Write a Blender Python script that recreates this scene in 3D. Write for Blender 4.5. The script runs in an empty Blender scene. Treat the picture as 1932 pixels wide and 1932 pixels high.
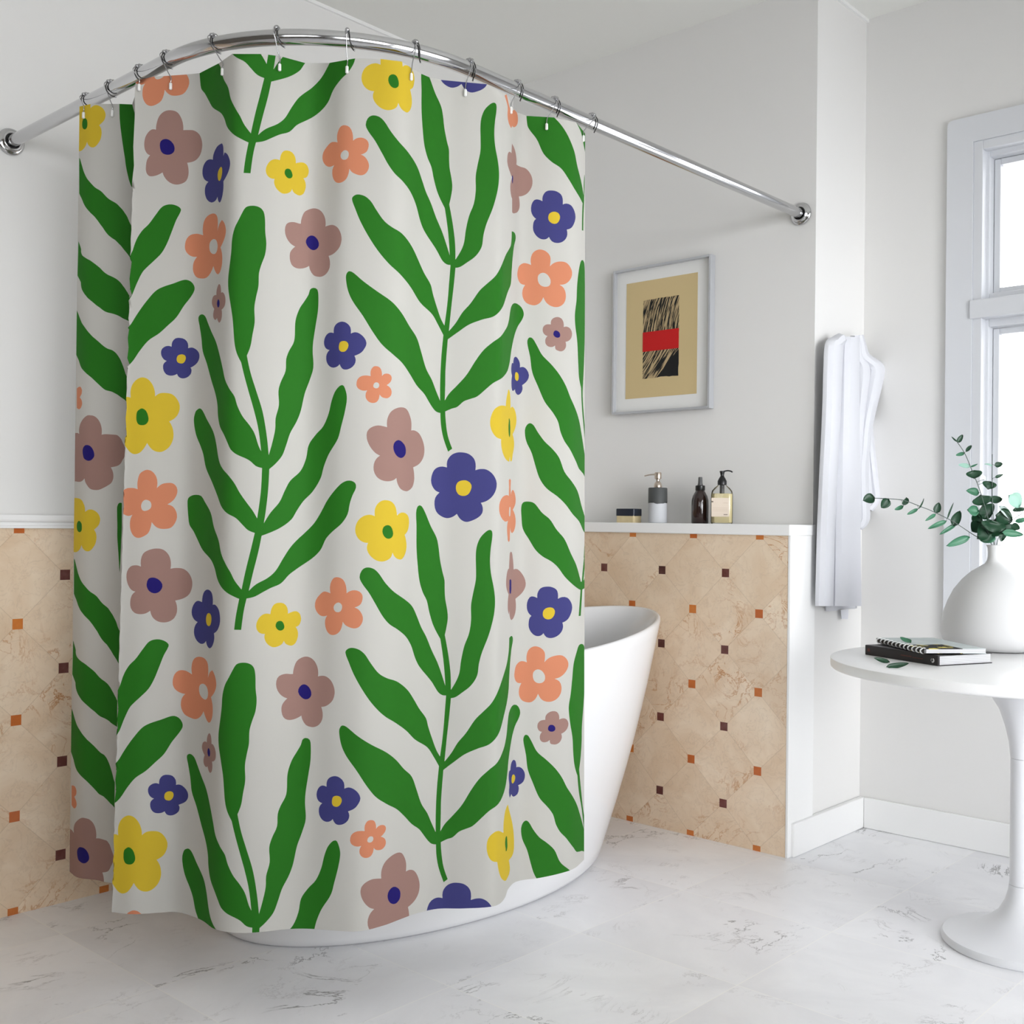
import bpy, bmesh, math, random
import numpy as np
from mathutils import Vector, Matrix, geometry
random.seed(7)
C = bpy.context.scene.collection
sc = bpy.context.scene
PI = math.pi

# ------------------------------------------------------------------ helpers
def col(r, g, b):
    f = lambda c: (c/255/12.92) if c/255 <= .04045 else ((c/255+.055)/1.055)**2.4
    return (f(r), f(g), f(b), 1)

def mat(name, c, rough=.5, metal=0., spec=.5, **kw):
    m = bpy.data.materials.new(name); m.use_nodes = True
    p = m.node_tree.nodes['Principled BSDF']
    p.inputs['Base Color'].default_value = c
    p.inputs['Roughness'].default_value = rough
    p.inputs['Metallic'].default_value = metal
    p.inputs['Specular IOR Level'].default_value = spec
    for k, v in kw.items():
        p.inputs[k.replace('_', ' ')].default_value = v
    return m

class NT:
    """small node-expression helper"""
    def __init__(s, m): s.t = m.node_tree; s.n = s.t.nodes; s.p = s.n['Principled BSDF']
    def _set(s, sock, v):
        if hasattr(v, 'is_output'): s.t.links.new(v, sock)
        else: sock.default_value = v
    def math(s, op, a, b=0., c=0.):
        n = s.n.new('ShaderNodeMath'); n.operation = op
        s._set(n.inputs[0], a); s._set(n.inputs[1], b); s._set(n.inputs[2], c)
        return n.outputs[0]
    def mix(s, f, a, b, typ='MIX'):
        n = s.n.new('ShaderNodeMix'); n.data_type = 'RGBA'; n.blend_type = typ
        s._set(n.inputs[0], f); s._set(n.inputs[6], a); s._set(n.inputs[7], b)
        return n.outputs[2]
    def coords(s):
        n = s.n.new('ShaderNodeTexCoord'); return n.outputs['Object']
    def sep(s, v):
        n = s.n.new('ShaderNodeSeparateXYZ'); s._set(n.inputs[0], v); return n.outputs
    def comb(s, x, y, z):
        n = s.n.new('ShaderNodeCombineXYZ'); s._set(n.inputs[0], x); s._set(n.inputs[1], y); s._set(n.inputs[2], z)
        return n.outputs[0]
    def noise(s, v, scale, detail=4., rough=.5, dist=0.):
        n = s.n.new('ShaderNodeTexNoise'); s._set(n.inputs['Vector'], v)
        n.inputs['Scale'].default_value = scale; n.inputs['Detail'].default_value = detail
        n.inputs['Roughness'].default_value = rough; n.inputs['Distortion'].default_value = dist
        return n.outputs
    def white(s, v):
        n = s.n.new('ShaderNodeTexWhiteNoise'); s._set(n.inputs['Vector'], v); return n.outputs
    def ramp(s, f, stops):
        n = s.n.new('ShaderNodeValToRGB'); s._set(n.inputs[0], f)
        e = n.color_ramp.elements
        while len(e) < len(stops): e.new(.5)
        for i, (q, c) in enumerate(stops):
            e[i].position = q; e[i].color = c if len(c) == 4 else (*c, 1)
        return n.outputs[0]
    def vadd(s, a, b, op='ADD'):
        n = s.n.new('ShaderNodeVectorMath'); n.operation = op
        s._set(n.inputs[0], a); s._set(n.inputs[1], b); return n.outputs[0]
    def bump(s, h, strength=.2, dist=.002):
        n = s.n.new('ShaderNodeBump'); s._set(n.inputs['Height'], h)
        n.inputs['Strength'].default_value = strength; n.inputs['Distance'].default_value = dist
        s.t.links.new(n.outputs[0], s.p.inputs['Normal'])
    def base(s, c): s._set(s.p.inputs['Base Color'], c)

def link(o, parent=None):
    C.objects.link(o)
    if parent is not None: o.parent = parent
    return o

def obj(name, bm, m, parent=None, smooth=False, label=None, kind=None):
    me = bpy.data.meshes.new(name)
    if isinstance(bm, bmesh.types.BMesh):
        bmesh.ops.recalc_face_normals(bm, faces=bm.faces)
        bm.to_mesh(me); bm.free()
    else:
        me.from_pydata(*bm); me.validate()
    for x in (m if isinstance(m, (list, tuple)) else [m]): me.materials.append(x)
    if smooth:
        for p in me.polygons: p.use_smooth = True
        if smooth == 'auto': me.set_sharp_from_angle(angle=math.radians(38))
    o = bpy.data.objects.new(name, me)
    if label: o['label'] = label
    if kind: o['kind'] = kind
    return link(o, parent)

def thing(name, label, cat, loc=(0, 0, 0), rz=0, group=None):
    o = bpy.data.objects.new(name, None); C.objects.link(o)
    o.location = loc; o.rotation_euler = (0, 0, rz); o.empty_display_size = .05
    o['label'] = label; o['category'] = cat
    if group: o['group'] = group
    return o

def tag(o, label, cat, group=None):
    o['label'] = label; o['category'] = cat
    if group: o['group'] = group
    return o

def box(bm, x0, x1, y0, y1, z0, z1, bev=0., seg=2):
    v = [bm.verts.new(p) for p in [(x0,y0,z0),(x1,y0,z0),(x1,y1,z0),(x0,y1,z0),(x0,y0,z1),(x1,y0,z1),(x1,y1,z1),(x0,y1,z1)]]
    f = [bm.faces.new([v[i] for i in q]) for q in [(0,3,2,1),(4,5,6,7),(0,1,5,4),(1,2,6,5),(2,3,7,6),(3,0,4,7)]]
    if bev:
        es = list({e for q in f for e in q.edges})
        bmesh.ops.bevel(bm, geom=es, offset=bev, segments=seg, affect='EDGES', profile=.5)
    return bm

def B(*a, **k): return box(bmesh.new(), *a, **k)

def lathe(prof, seg=48, sx=1., sy=1., cx=0., cy=0., close_bottom=True, close_top=False):
    bm = bmesh.new(); rings = []
    for r, z in prof:
        rings.append([bm.verts.new((cx+sx*r*math.cos(2*PI*i/seg), cy+sy*r*math.sin(2*PI*i/seg), z)) for i in range(seg)])
    for a, b in zip(rings, rings[1:]):
        for i in range(seg): bm.faces.new((a[i], a[(i+1)%seg], b[(i+1)%seg], b[i]))
    if close_bottom: bm.faces.new(rings[0][::-1])
    if close_top: bm.faces.new(rings[-1])
    return bm

def sweep(path, r, seg=12, caps=True, bm=None, up=Vector((0,0,1))):
    bm = bm or bmesh.new()
    P = [Vector(p) for p in path]; rings = []
    rr = r if isinstance(r, (list, tuple)) else [r]*len(P)
    prev = None
    for i, p in enumerate(P):
        t = (P[min(i+1, len(P)-1)]-P[max(i-1, 0)]).normalized()
        if prev is None:
            a = up if abs(t.dot(up)) < .95 else Vector((1, 0, 0))
            n = (a - t*a.dot(t)).normalized()
        else: n = (prev - t*prev.dot(t)).normalized()
        prev = n; b = t.cross(n)
        rings.append([bm.verts.new(p + (n*math.cos(2*PI*k/seg)+b*math.sin(2*PI*k/seg))*rr[i]) for k in range(seg)])
    for a, b in zip(rings, rings[1:]):
        for k in range(seg): bm.faces.new((a[k], a[(k+1)%seg], b[(k+1)%seg], b[k]))
    if caps: bm.faces.new(rings[0][::-1]); bm.faces.new(rings[-1])
    return bm

def catmull(pts, n=6):
    P = [Vector(p) for p in pts]; out = []
    for i in range(len(P)-1):
        p0 = P[max(i-1, 0)]; p1 = P[i]; p2 = P[i+1]; p3 = P[min(i+2, len(P)-1)]
        for k in range(n):
            t = k/n
            out.append(.5*((2*p1)+(-p0+p2)*t+(2*p0-5*p1+4*p2-p3)*t*t+(-p0+3*p1-3*p2+p3)*t**3))
    out.append(P[-1]); return out

def prism(poly, z0, z1, bm=None, bev=0):
    bm = bm or bmesh.new()
    a = [bm.verts.new((x, y, z0)) for x, y in poly]; b = [bm.verts.new((x, y, z1)) for x, y in poly]
    n = len(poly)
    fs = [bm.faces.new(a[::-1]), bm.faces.new(b)]+[bm.faces.new((a[i], a[(i+1)%n], b[(i+1)%n], b[i])) for i in range(n)]
    if bev: bmesh.ops.bevel(bm, geom=list({e for f in fs for e in f.edges}), offset=bev, segments=2, affect='EDGES', profile=.5)
    return bm

# ------------------------------------------------------------------ measures of the room (metres)
H = 2.8565; AY = .1636; BX = -.1626; X1 = 1.2092; WY = .5264; PT = .255
XR = 3.95; YB = -4.6                       # the right wall and the wall behind the viewer
LEDGE = 1.0245; CAPZ = 1.0602
ART = [
('m0','357.5,1934! 357.9,1946 362.3,1964 371.8,1975 384.3,1977 397,1971 405.4,1955 408.5,1940 408.8,1930! 417.9,1930 429.2,1928 439.4,1917 444.8,1899 445.1,1884 441.7,1870 433.2,1860 417.9,1856! 420.5,1843 420.8,1828 416.9,1815 405.9,1808 394.7,1808 383.3,1815 375.5,1826 372,1836! 364.3,1831 354.8,1828 347.2,1829 342.2,1838 341.5,1852 343.2,1866 348.3,1876! 342.9,1880 338.5,1890 337.3,1902 338.8,1917 344,1929 350.3,1935'),
('n0','365.3,1898 367.3,1908 374.6,1912 383.5,1909 390.7,1900 393.5,1890 391.7,1881 384.3,1876 375.5,1877 368.7,1883'),
('b0','465.6,1848! 466.4,1858 469.9,1868 474.7,1874 482.2,1874! 484.6,1866 485.3,1855 485.5,1844! 487.6,1850! 492.7,1843 497.2,1830 498.6,1820 497.1,1808 492.8,1797 486.5,1788! 486.8,1773 485.5,1760 483.2,1750 480.3,1746 477.2,1752 476,1761! 472,1754 464.7,1754 457.4,1763 453.6,1774 452.3,1786 453.6,1797 458.5,1803! 451.6,1811 447.7,1822 447,1833 448.7,1844 453.9,1852 460.4,1852'),
('y0','475.4,1806 475.8,1815 478.1,1821 481.8,1823 483.7,1816 483,1803 479.9,1794 476.8,1797'),
('b0','464.5,872! 465.4,886 468.5,897 474.1,901 480.2,896 482.9,885 483.2,869! 488.2,870 494.8,861 497.8,844 497.3,830 493.1,816 486.6,808! 487.6,797 484.8,782 479.2,773 474.3,779 472.6,788! 469.3,782 463.9,780 457.5,786 453.5,797 452.9,810 454.8,820 458.3,827! 452.5,832 448.7,842 448.4,853 450.8,864 454.9,872 459.1,874'),
('y0','471.8,834 472.7,845 476.6,850 480.6,845 481.3,835 479.8,825 476.7,821 473.1,825'),
('oR','451.5,1687! 450.3,1701 452.3,1718 458.1,1727 468.8,1728 475,1721 477.2,1710 477.4,1686! 480.4,1699 485.3,1705! 490.5,1694 493.3,1679 492.3,1667 488.7,1656 483.6,1646! 486.6,1632 487.5,1615 485.5,1598 480.4,1589 474.8,1598 471.2,1611! 466.4,1598 459.5,1590 450.1,1591 440.5,1597 434.8,1610 434,1623 436,1633 441.2,1642! 432,1644 423.2,1651 418.5,1661 418.2,1673 421.2,1685 428.4,1693 439.5,1694 445.7,1691'),
('wR','463,1658 464.4,1667 469.8,1671 475.3,1666 478,1654 477.2,1643 473.6,1637 468,1640 464.3,1647'),
('mR','477.7,1545! 478,1556 480.4,1565 482.8,1567 485.4,1561 486.5,1546! 489.5,1546 493.4,1539 495.3,1528 494.5,1517 491.4,1511 488.2,1509! 489.1,1499 488.1,1488 484.4,1482 481,1489 479.9,1494! 476.8,1491 473.5,1496 472.6,1505 474.3,1516! 471.3,1523 469.7,1532 471,1542 474.5,1546'),
('nR','479.1,1526 480.2,1533 481.7,1534 483.8,1529 483.9,1520 482,1516 479.9,1520'),
('oR','343.9,1120! 343.1,1136 346.5,1154 353.1,1161 360,1164 369.9,1160 377.5,1148 379.7,1135 378.8,1123! 387.5,1132 398.4,1135 408.2,1134 415.7,1125 416.7,1113 412.6,1101 406.7,1093 399,1087! 409.4,1082 415.7,1071 417.5,1058 413.9,1045 406.8,1035 396,1032 385.1,1033 377.7,1038 371.4,1047! 369.8,1035 366,1023 357.7,1015 347.5,1011 339.4,1015 333,1028 331.3,1043 332.4,1054 335.6,1063! 328.1,1060 319.3,1064 313.6,1073 313,1094 314.4,1110 321.6,1121 333.2,1123 339.3,1122'),
('wR','351.1,1081 352.4,1090 356.9,1096 362.9,1096 368.7,1091 369.8,1082 367.1,1076 359.9,1072 354,1073'),
('m0','354.2,947! 353.6,962 357.4,976 366.9,984 381.3,988 394.7,985 404.6,973 408.6,957 408.2,943! 418.7,945 432.1,943 441.7,934 447.2,920 447.9,904 443.8,888 434.7,878 418.4,872! 421.8,861 422.2,846 417.6,833 408,825 396.1,823 385.2,827 377.3,836 373.4,849! 365.6,843 354.8,841 344.5,844 337.7,854 336.1,867 338.5,882 345.2,891! 337.4,895 330.8,907 327.6,922 328.7,936 335,947 344.3,950 350,949'),
('n0','365.6,909 368.5,920 378.1,923 387.8,918 394.1,908 393.1,898 387.3,890 378.9,888 370.4,893 366.1,902'),
('yR','592,1831! 593.8,1843 598.5,1852 605.8,1855 614.4,1853 620.2,1844 621.6,1831! 629.5,1835 637,1836 643.3,1831 646.2,1820 644.8,1811 641.7,1805 636.2,1802! 640.1,1794 640.8,1782 636.7,1768 629.3,1762 621.9,1764 618.1,1767 615.4,1773! 612.1,1766 604.9,1761 597.6,1760 589,1766 584,1774 582.1,1782 583,1789! 575,1790 568.6,1796 565.9,1806 568.2,1817 574.3,1827 582.9,1832'),
('gR','601.2,1805 602.8,1813 607.6,1816 612.5,1814 615.9,1804 614.5,1798 609.2,1795 604.3,1798'),
('oR','699.3,1876! 698.1,1890 700.9,1903 705.7,1910 713.6,1911 721.9,1906 727,1894 728.5,1877! 734.6,1882 743.3,1884 752.1,1881 757.2,1874 757.8,1865 754.9,1855 750,1850 743.3,1847! 751.3,1842 757.2,1832 759,1822 756.6,1812 750.5,1804 741.8,1802 733.1,1805 726.8,1809 722.3,1816! 720.7,1805 717.1,1795 709.8,1788 701.2,1787 694.9,1793 691,1804 690.4,1818 693.9,1828! 687,1826 680.7,1828 674.4,1836 671.3,1847 672.8,1860 678.9,1871 686.3,1879 692.5,1879'),
('wR','705.3,1846 707.7,1853 713.8,1857 719.6,1853 720.7,1846 717.8,1838 711.6,1836 707.2,1839'),
('mR','632.7,1701! 633.8,1712 638.6,1727 647.2,1735 658.4,1738 669.7,1732 677.3,1718 679.5,1705 679.1,1696! 686.3,1698 693.7,1697 702.5,1689 708.3,1675 709.7,1662 706.7,1648 700.7,1639 693.4,1633 686,1631! 688.6,1619 688.3,1605 682.8,1593 674.2,1587 666.8,1587 658.1,1591 651.7,1602 649.6,1611! 644.1,1607 634.2,1603 624.3,1603 616.9,1609 613.5,1622 614.1,1635 618.8,1644 623.1,1649! 613.8,1655 606.4,1667 603.8,1681 605.9,1694 611.9,1700 620.4,1702 627.8,1701'),
('nR','642.8,1662 645.1,1672 651.8,1678 659.3,1676 665.7,1667 667.5,1656 663.4,1648 656,1646 648.5,1651'),
('bR','398.5,1441! 399.5,1452 405.4,1460 414,1461 422.7,1458 428.6,1449 429.3,1438! 436.7,1439 444,1434 449.3,1425 450.2,1414 446.9,1404 441.2,1398 434.8,1394! 436.8,1388 435.1,1379 428.4,1372 420.6,1370 413.6,1373 410,1380! 404.9,1377 397.6,1376 390.1,1379 385.1,1387 383.6,1397 385.4,1404 390.2,1409! 384.4,1413 380.1,1421 379.1,1430 381.4,1437 387.4,1442 393.5,1443'),
('yR','408.5,1414 410.5,1421 416.1,1424 422.3,1423 425.4,1418 424.6,1410 420.3,1404 414.1,1404 409.9,1407'),
('bR','697.7,1461! 698.5,1474 704,1482 713.7,1485 722.3,1481 728.6,1472 729.5,1459! 737.3,1462 745.9,1459 754.7,1450 758.7,1439 756.1,1429 748.9,1418 736.7,1411! 739.2,1402 736.9,1392 729.7,1384 719.9,1381 713.8,1384 709.5,1393! 705.2,1388 697.9,1386 690.6,1390 685.5,1400 684.6,1412 686.9,1420 690.6,1425! 683.9,1429 680.3,1438 680.6,1449 684.7,1459 690.8,1463'),
('yR','707.6,1431 709.4,1440 715.5,1443 722.3,1441 725.4,1434 723,1425 718.2,1420 712.1,1420 708.4,1424'),
('yR','326,1326! 325.5,1344 329.9,1359 337.2,1368 346.1,1372 356.3,1368 365,1356 369.8,1341 370.6,1329! 379,1336 391.2,1337 402.2,1334 411.1,1324 416.8,1309 415.5,1294 409.6,1282 398.1,1273! 404,1261 406.7,1246 405.9,1232 400.1,1217 390.6,1207 380.9,1204 368.7,1209 358.6,1224! 353,1212 345.4,1202 335.1,1199 325.5,1206 318.5,1219 314.9,1237 315.3,1251! 313,1253 313,1262 313,1310 313,1322 318.7,1328'),
('gR','337.5,1282 338.4,1294 343.3,1300 347.7,1302 354.5,1297 359,1285 359.7,1274 355.2,1266 348.5,1264 341.8,1266 338.4,1273'),
('oR','767.2,1368! 767.1,1379 771.4,1388 777.6,1390 784.6,1387 788,1378 788.3,1369! 792.8,1374 800.2,1375 805.7,1371 806.7,1364 804.1,1357 797.5,1350! 804.2,1345 807,1337 805.6,1328 799.5,1322 793.4,1322 788.3,1324 784.6,1329! 782.9,1319 778.5,1312 771.1,1310 763.6,1313 758.6,1321 758.5,1330 761.4,1337! 753.5,1336 744.9,1340 741.1,1348 742.9,1360 749.5,1367 758,1369'),
('wR','772.4,1348 774.3,1353 778,1355 782.5,1353 783.6,1348 781.2,1343 776.9,1342 773.2,1344'),
('mR','799.3,1259! 799.1,1274 803.6,1289 812.1,1299 825.6,1305 835.4,1302 841.6,1288 844.2,1274 843.9,1257! 850.4,1258 859,1252 865.7,1236 868.6,1218 866.8,1200 859.6,1185 848.3,1176! 850.1,1163 850.3,1146 846.8,1131 839.6,1123 834.8,1122 826.3,1126 820,1138 817.9,1150! 812.6,1145 802.8,1142 790.4,1144 780.3,1152 775.2,1165 775.5,1179 779.9,1190 786.8,1197! 777.3,1203 767.2,1217 761.6,1233 761.9,1247 769.2,1257 781.6,1262 791.5,1261'),
('nR','811.3,1218 814.1,1228 821.5,1233 828.9,1228 833.8,1219 834.5,1206 831.6,1198 825.6,1194 818.2,1198 813.1,1207'),
('yR','778.3,1066! 778.6,1082 783.5,1093 792.1,1100 800.8,1101 810.6,1097 816.9,1087 820,1068! 824.4,1073 831.7,1075 839,1070 841.9,1060 841.6,1045 839.3,1034 834.4,1026! 837.1,1013 838,999 835.7,984 830.3,973 825.5,972 818.1,976 812.3,987! 809.5,977 801,970 791.1,968 779.9,972 769.9,982 764.8,993 764.7,1002 766.6,1008! 757.3,1010 748.7,1017 743.2,1029 743,1043 748.2,1057 757.9,1066 768.9,1069'),
('gR','792.9,1033 795.2,1043 802.6,1047 808.8,1044 812.6,1034 812.7,1024 807.8,1018 801.7,1018 796.2,1023'),
('bR','910.8,1179! 911.2,1194 918.6,1207 928.7,1213 938.8,1214 951.4,1211 961.5,1201 965.1,1189 964.8,1174! 974.2,1177 985.3,1176 996.1,1167 1003.2,1152 1004.1,1137 998.8,1119 988.3,1106 975.7,1100! 979.2,1089 978.4,1077 971.5,1067 959,1059 947.8,1056 937.7,1062 930.8,1074! 922.4,1067 911,1064 898.4,1070 890.9,1080 887.9,1095 889.5,1110 897.2,1122! 888.1,1128 881.9,1142 881.8,1156 886.5,1172 893.8,1179 902.5,1181'),
('yR','928.2,1132 930.6,1144 939.4,1150 950.7,1149 957.8,1140 956.4,1128 951,1118 941,1115 932.1,1120'),
('bR','1085.5,1848! 1085.9,1860 1092,1872 1103.1,1876 1114.3,1874 1122.3,1865 1123.7,1845! 1130.5,1849 1139.1,1847 1145.4,1835 1147.4,1821 1144.8,1804 1139.5,1791 1131.6,1785! 1132.8,1774 1130.1,1762 1122.9,1752 1113.1,1748 1104.4,1751 1098.9,1761! 1093.2,1755 1083.2,1755 1074.2,1763 1068.4,1776 1068.1,1789 1070,1799 1073.8,1804! 1067.3,1812 1063.9,1823 1064.5,1838 1069.6,1850 1077.2,1852'),
('yR','1096.9,1808 1098.8,1818 1106.2,1824 1114.8,1823 1118.9,1815 1117.5,1804 1112.6,1796 1105.2,1795 1099,1800'),
('oR','1065.1,1690! 1064.1,1705 1068.2,1720 1077.1,1728 1084.7,1729 1094.8,1724 1101.6,1714 1102.5,1702 1101.4,1689! 1109.9,1699 1122.1,1704 1132.9,1702 1140.8,1689 1142.1,1675 1138,1661 1129.8,1650 1119.7,1646! 1127.5,1639 1131.2,1625 1130.1,1608 1124.3,1596 1114.7,1590 1103.6,1592 1094.9,1600 1089.7,1612! 1084.8,1600 1075.9,1592 1065.4,1592 1054.7,1598 1048.8,1611 1048.7,1626 1053.6,1640! 1043.8,1643 1038.5,1657 1039.2,1673 1042.3,1685 1050,1693 1057.9,1693'),
('wR','1078.3,1658 1080.3,1667 1087.8,1672 1096.6,1668 1103,1655 1101.9,1643 1095.7,1638 1086.9,1639 1080.5,1646'),
('mR','1104.6,1546! 1105.3,1556 1110.1,1563 1117.3,1566 1124.1,1563 1127.7,1554 1128.1,1543! 1134.2,1545 1140.1,1541 1143.1,1530 1141.5,1518 1136.8,1510 1131.7,1507! 1132.7,1497 1129.9,1487 1124.1,1482 1118.1,1483 1114,1486 1113,1495! 1108.4,1491 1101,1491 1095.5,1497 1094.4,1506 1095.8,1512 1098.7,1517! 1093.2,1520 1089.4,1528 1090,1538 1094.2,1544 1099.2,1546'),
('nR','1109.5,1523 1111.6,1531 1116.5,1532 1120.6,1528 1122.1,1521 1120.2,1516 1115.4,1515 1111.3,1518'),
('m0','1026.2,1967! 1030,1965 1033.6,1954 1035.2,1939 1035,1928! 1043.3,1928 1053.5,1926 1062.6,1913 1066.1,1897 1064.2,1881 1056.6,1866 1047.6,1858 1040.2,1854! 1041.8,1839 1041.4,1826 1037.6,1814 1032.6,1807 1028.2,1803 1027.4,1808! 1027.3,1836! 1024.7,1840 1023.7,1852 1024.6,1868 1027,1888! 1023.3,1885 1018.9,1887 1017.9,1900 1019,1915 1021.9,1929 1025.5,1941!'),
('n0','1026.8,1888 1028.3,1894 1028.6,1882 1027.6,1873'),
('m0','1025.5,945! 1026.4,968 1029,986 1033.2,970 1035,942! 1043.2,942 1053.2,930 1059.9,914 1060.6,900 1053.5,884 1039.4,870! 1040.7,850 1038.2,831 1031.8,820 1027.9,829 1027.1,844! 1025.8,836! 1023.7,850 1023.6,869 1025,885! 1021.8,898 1020.5,914 1021.7,936 1024,946'),
('n0','1026.8,904 1028.5,920 1030.5,903 1030.3,890 1028.4,884 1026.8,892'),
('b0','1031.4,1441! 1032.6,1454 1036.3,1460 1041.1,1456 1044.6,1447 1044.9,1436! 1051.9,1438 1058.8,1432 1063.2,1419 1060.3,1406 1049.6,1393! 1050.4,1383 1047,1373 1041.1,1368 1036.3,1373 1035.2,1380! 1032.2,1375! 1029.6,1375 1028.2,1386 1028.2,1399 1029.2,1410! 1027.5,1421 1028,1434 1029.3,1441'),
('y0','1035,1413 1036,1421 1038.6,1423 1041.9,1419 1042.5,1409 1040.9,1403 1037.7,1402 1035.3,1406'),
('b0','1031,459! 1032.4,472 1036.8,479 1042.2,474 1044.3,463 1044.1,458! 1051.2,457 1058.9,450 1063.6,436 1060.1,420 1048.6,413! 1050.2,404 1047.2,392 1038.3,389 1033.7,399! 1030.3,393! 1028.3,407 1029,425 1027.5,444 1028.3,458'),
('y0','1033.8,433 1034.9,442 1038.5,443 1041.9,436 1041,427 1037.1,422 1034.4,426'),
('y0','1018.3,1326! 1019.3,1344 1021.4,1361 1023.7,1371 1025.8,1361 1026.6,1343 1026.7,1330! 1031.1,1336 1036.5,1326 1038.8,1306 1036.8,1288 1031.2,1269! 1033.7,1257 1034.3,1241 1031.7,1221 1028.4,1202 1026,1214! 1024.5,1200! 1019.5,1202 1014.2,1215 1011.3,1233 1011,1247! 1002.5,1251 994.2,1265 991,1282 992.7,1298 998.5,1314 1007.9,1323 1014.7,1325'),
('g0','1022.9,1282 1023.6,1295 1024.5,1304 1026.1,1292 1026.5,1276 1025.3,1259 1023.7,1264'),
('y0','1019.2,335! 1019.8,366 1023.9,385 1028.2,369 1037.9,315 1040.6,276 1038.3,250 1028.9,245! 1031.3,218 1026.9,208 1019.6,224 1013.9,249 1010.6,277! 999.3,286 992.9,308 994.5,332 1003.2,345 1011.8,348'),
('g0','1021.5,307 1023.2,318 1025.4,295 1024.4,279 1022.4,292'),
('o0','1024.4,1119! 1024.8,1139 1026.3,1161 1027.7,1140 1028.3,1122! 1030.9,1134 1034.4,1133 1037.8,1119 1037.9,1102 1032.5,1087! 1036.7,1076 1038.7,1060 1036.9,1041 1031.4,1030 1027.9,1038 1027.3,1051! 1026.9,1025 1024.9,1009 1022.4,1023 1021.6,1044 1023,1060! 1018.1,1058 1011.8,1069 1008.8,1084 1009.9,1102 1014.8,1115 1020.9,1120'),
('w0','1025.1,1076 1025.8,1093 1027.6,1092 1027.5,1076 1026.2,1070'),
('o0','1012.2,2037! 1015.8,2044! 1019.6,2035 1022.6,2033 1026.3,2044 1030,2056 1034.5,2057 1037.3,2044 1036.4,2029 1032.2,2017 1028.2,2011 1026.4,2011! 1025.2,2000! 1020.3,1990 1017.8,2001 1018.2,2021 1015.2,2028'),
('mR','157.9,1259! 157.4,1266 157.7,1273 159.3,1282 161.9,1289 165.2,1295 169.3,1300 173.4,1303 177.9,1303 183.1,1302 187.8,1299 192.8,1293 196.8,1285 199.2,1277 200.5,1269 200.7,1262 200.3,1256! 206,1257 217.2,1257 233.9,1256 240.6,1255 244.6,1251 247.5,1247 249.5,1242 251.2,1236 252.9,1231 254.3,1224 255,1220 255.2,1215 254.9,1209 254,1204 253,1199 251.6,1196 249.5,1189 246.8,1184 243,1181 237.4,1179 226.4,1177! 231,1170 233.3,1163 234,1155 232.9,1147 228.3,1139 214,1131 203.6,1126 197.3,1123 192.8,1122 188.3,1122 183.1,1123 178.5,1126 174.2,1133 171,1140 169.8,1145 169.2,1150! 164.8,1144 161.1,1142 157.1,1142 150.6,1144! 150.4,1164! 150.2,1184! 150,1203! 149.8,1222! 149.6,1242! 149.4,1262! 154.3,1262!'),
('nR','164.8,1215 164.9,1220 166.4,1226 169,1230 172.5,1231 176.5,1230 179.9,1227 183.4,1221 185.6,1214 186.4,1208 185.8,1202 181.4,1195 177.9,1193 174.2,1193 167.9,1198 165.7,1206'),
('yR','148,1102! 151.1,1103 157.5,1102 161.8,1100 165.3,1096 168.1,1089 169.9,1083 170.8,1076 171,1069! 176.6,1074 180.8,1075 185.1,1074 189.8,1071 193.9,1067 197.3,1061 199.4,1054 199.5,1048 198.2,1041 196,1036 193,1032 187.8,1026! 190.3,1021 191.9,1016 192.6,1008 192.1,1000 190.3,991 187.2,984 182.9,977 177.6,973 171.5,975 167.3,981 165.2,988! 162.7,979 158.9,973 155.1,970 150.4,970 148,972! 148,994! 148,1015! 148,1037! 148,1059! 148,1080!'),
('gR','155.4,1034 155.7,1039 156.9,1044 160.2,1047 164.1,1042 165.2,1037 165.5,1031 164.8,1023 161,1019 157.1,1023 155.8,1028'),
('oR','152.1,1371! 158.5,1374 161.9,1366 162,1361 161.2,1355 158,1348! 161.4,1341 162.4,1336 162.7,1331 160.8,1323 157.3,1319 152.6,1323! 152.5,1331! 152.4,1339! 152.3,1347! 152.2,1355! 152.2,1363!'),
('g0','228.4,2070! 236.6,2068! 242.1,2066! 246.3,2063! 249.7,2060! 251.1,2053! 252.3,2045! 253.5,2038! 254.6,2030! 255.7,2023! 255.9,1995! 256.1,1966! 256.3,1938! 256.5,1910! 256.7,1881! 256.9,1853! 255.2,1854 253.5,1855 251.9,1859 250.4,1866 249,1872 247.7,1880 246.5,1887 245.2,1895 244.2,1902 243.3,1909 242.5,1916 241.7,1924 240.6,1932 239.4,1941 238.2,1950 237,1959 235.8,1968 234.7,1977 233.5,1986 232.4,1995 231.4,2004 230.5,2013 229.8,2022 229.3,2032 228.9,2042 228.7,2051 228.5,2061'),
('g0','244.1,1074 244,1079 244.3,1083 246.6,1090 249.5,1092 252.1,1091! 252.3,1081! 252.5,1071! 252.6,1062! 252.8,1052! 253,1042! 253.1,1032! 253,1014! 252.8,996! 252.6,978! 252.5,960! 252.3,942! 252.1,924! 251.3,930 250.7,938 250.2,947 249.7,955 249.2,963 248.7,972 248,980 247.4,989 246.7,998 246.1,1007 245.8,1015 245.7,1023 245.6,1031 245.4,1039 245.1,1047 244.7,1056 244.4,1065'),
('g0','319.5,1962! 318.5,1896! 320.3,1853! 317.3,1808! 313,1751! 313,1751! 313,1811! 314.5,1864! 314.5,1898! 315.6,1954!'),
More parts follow.
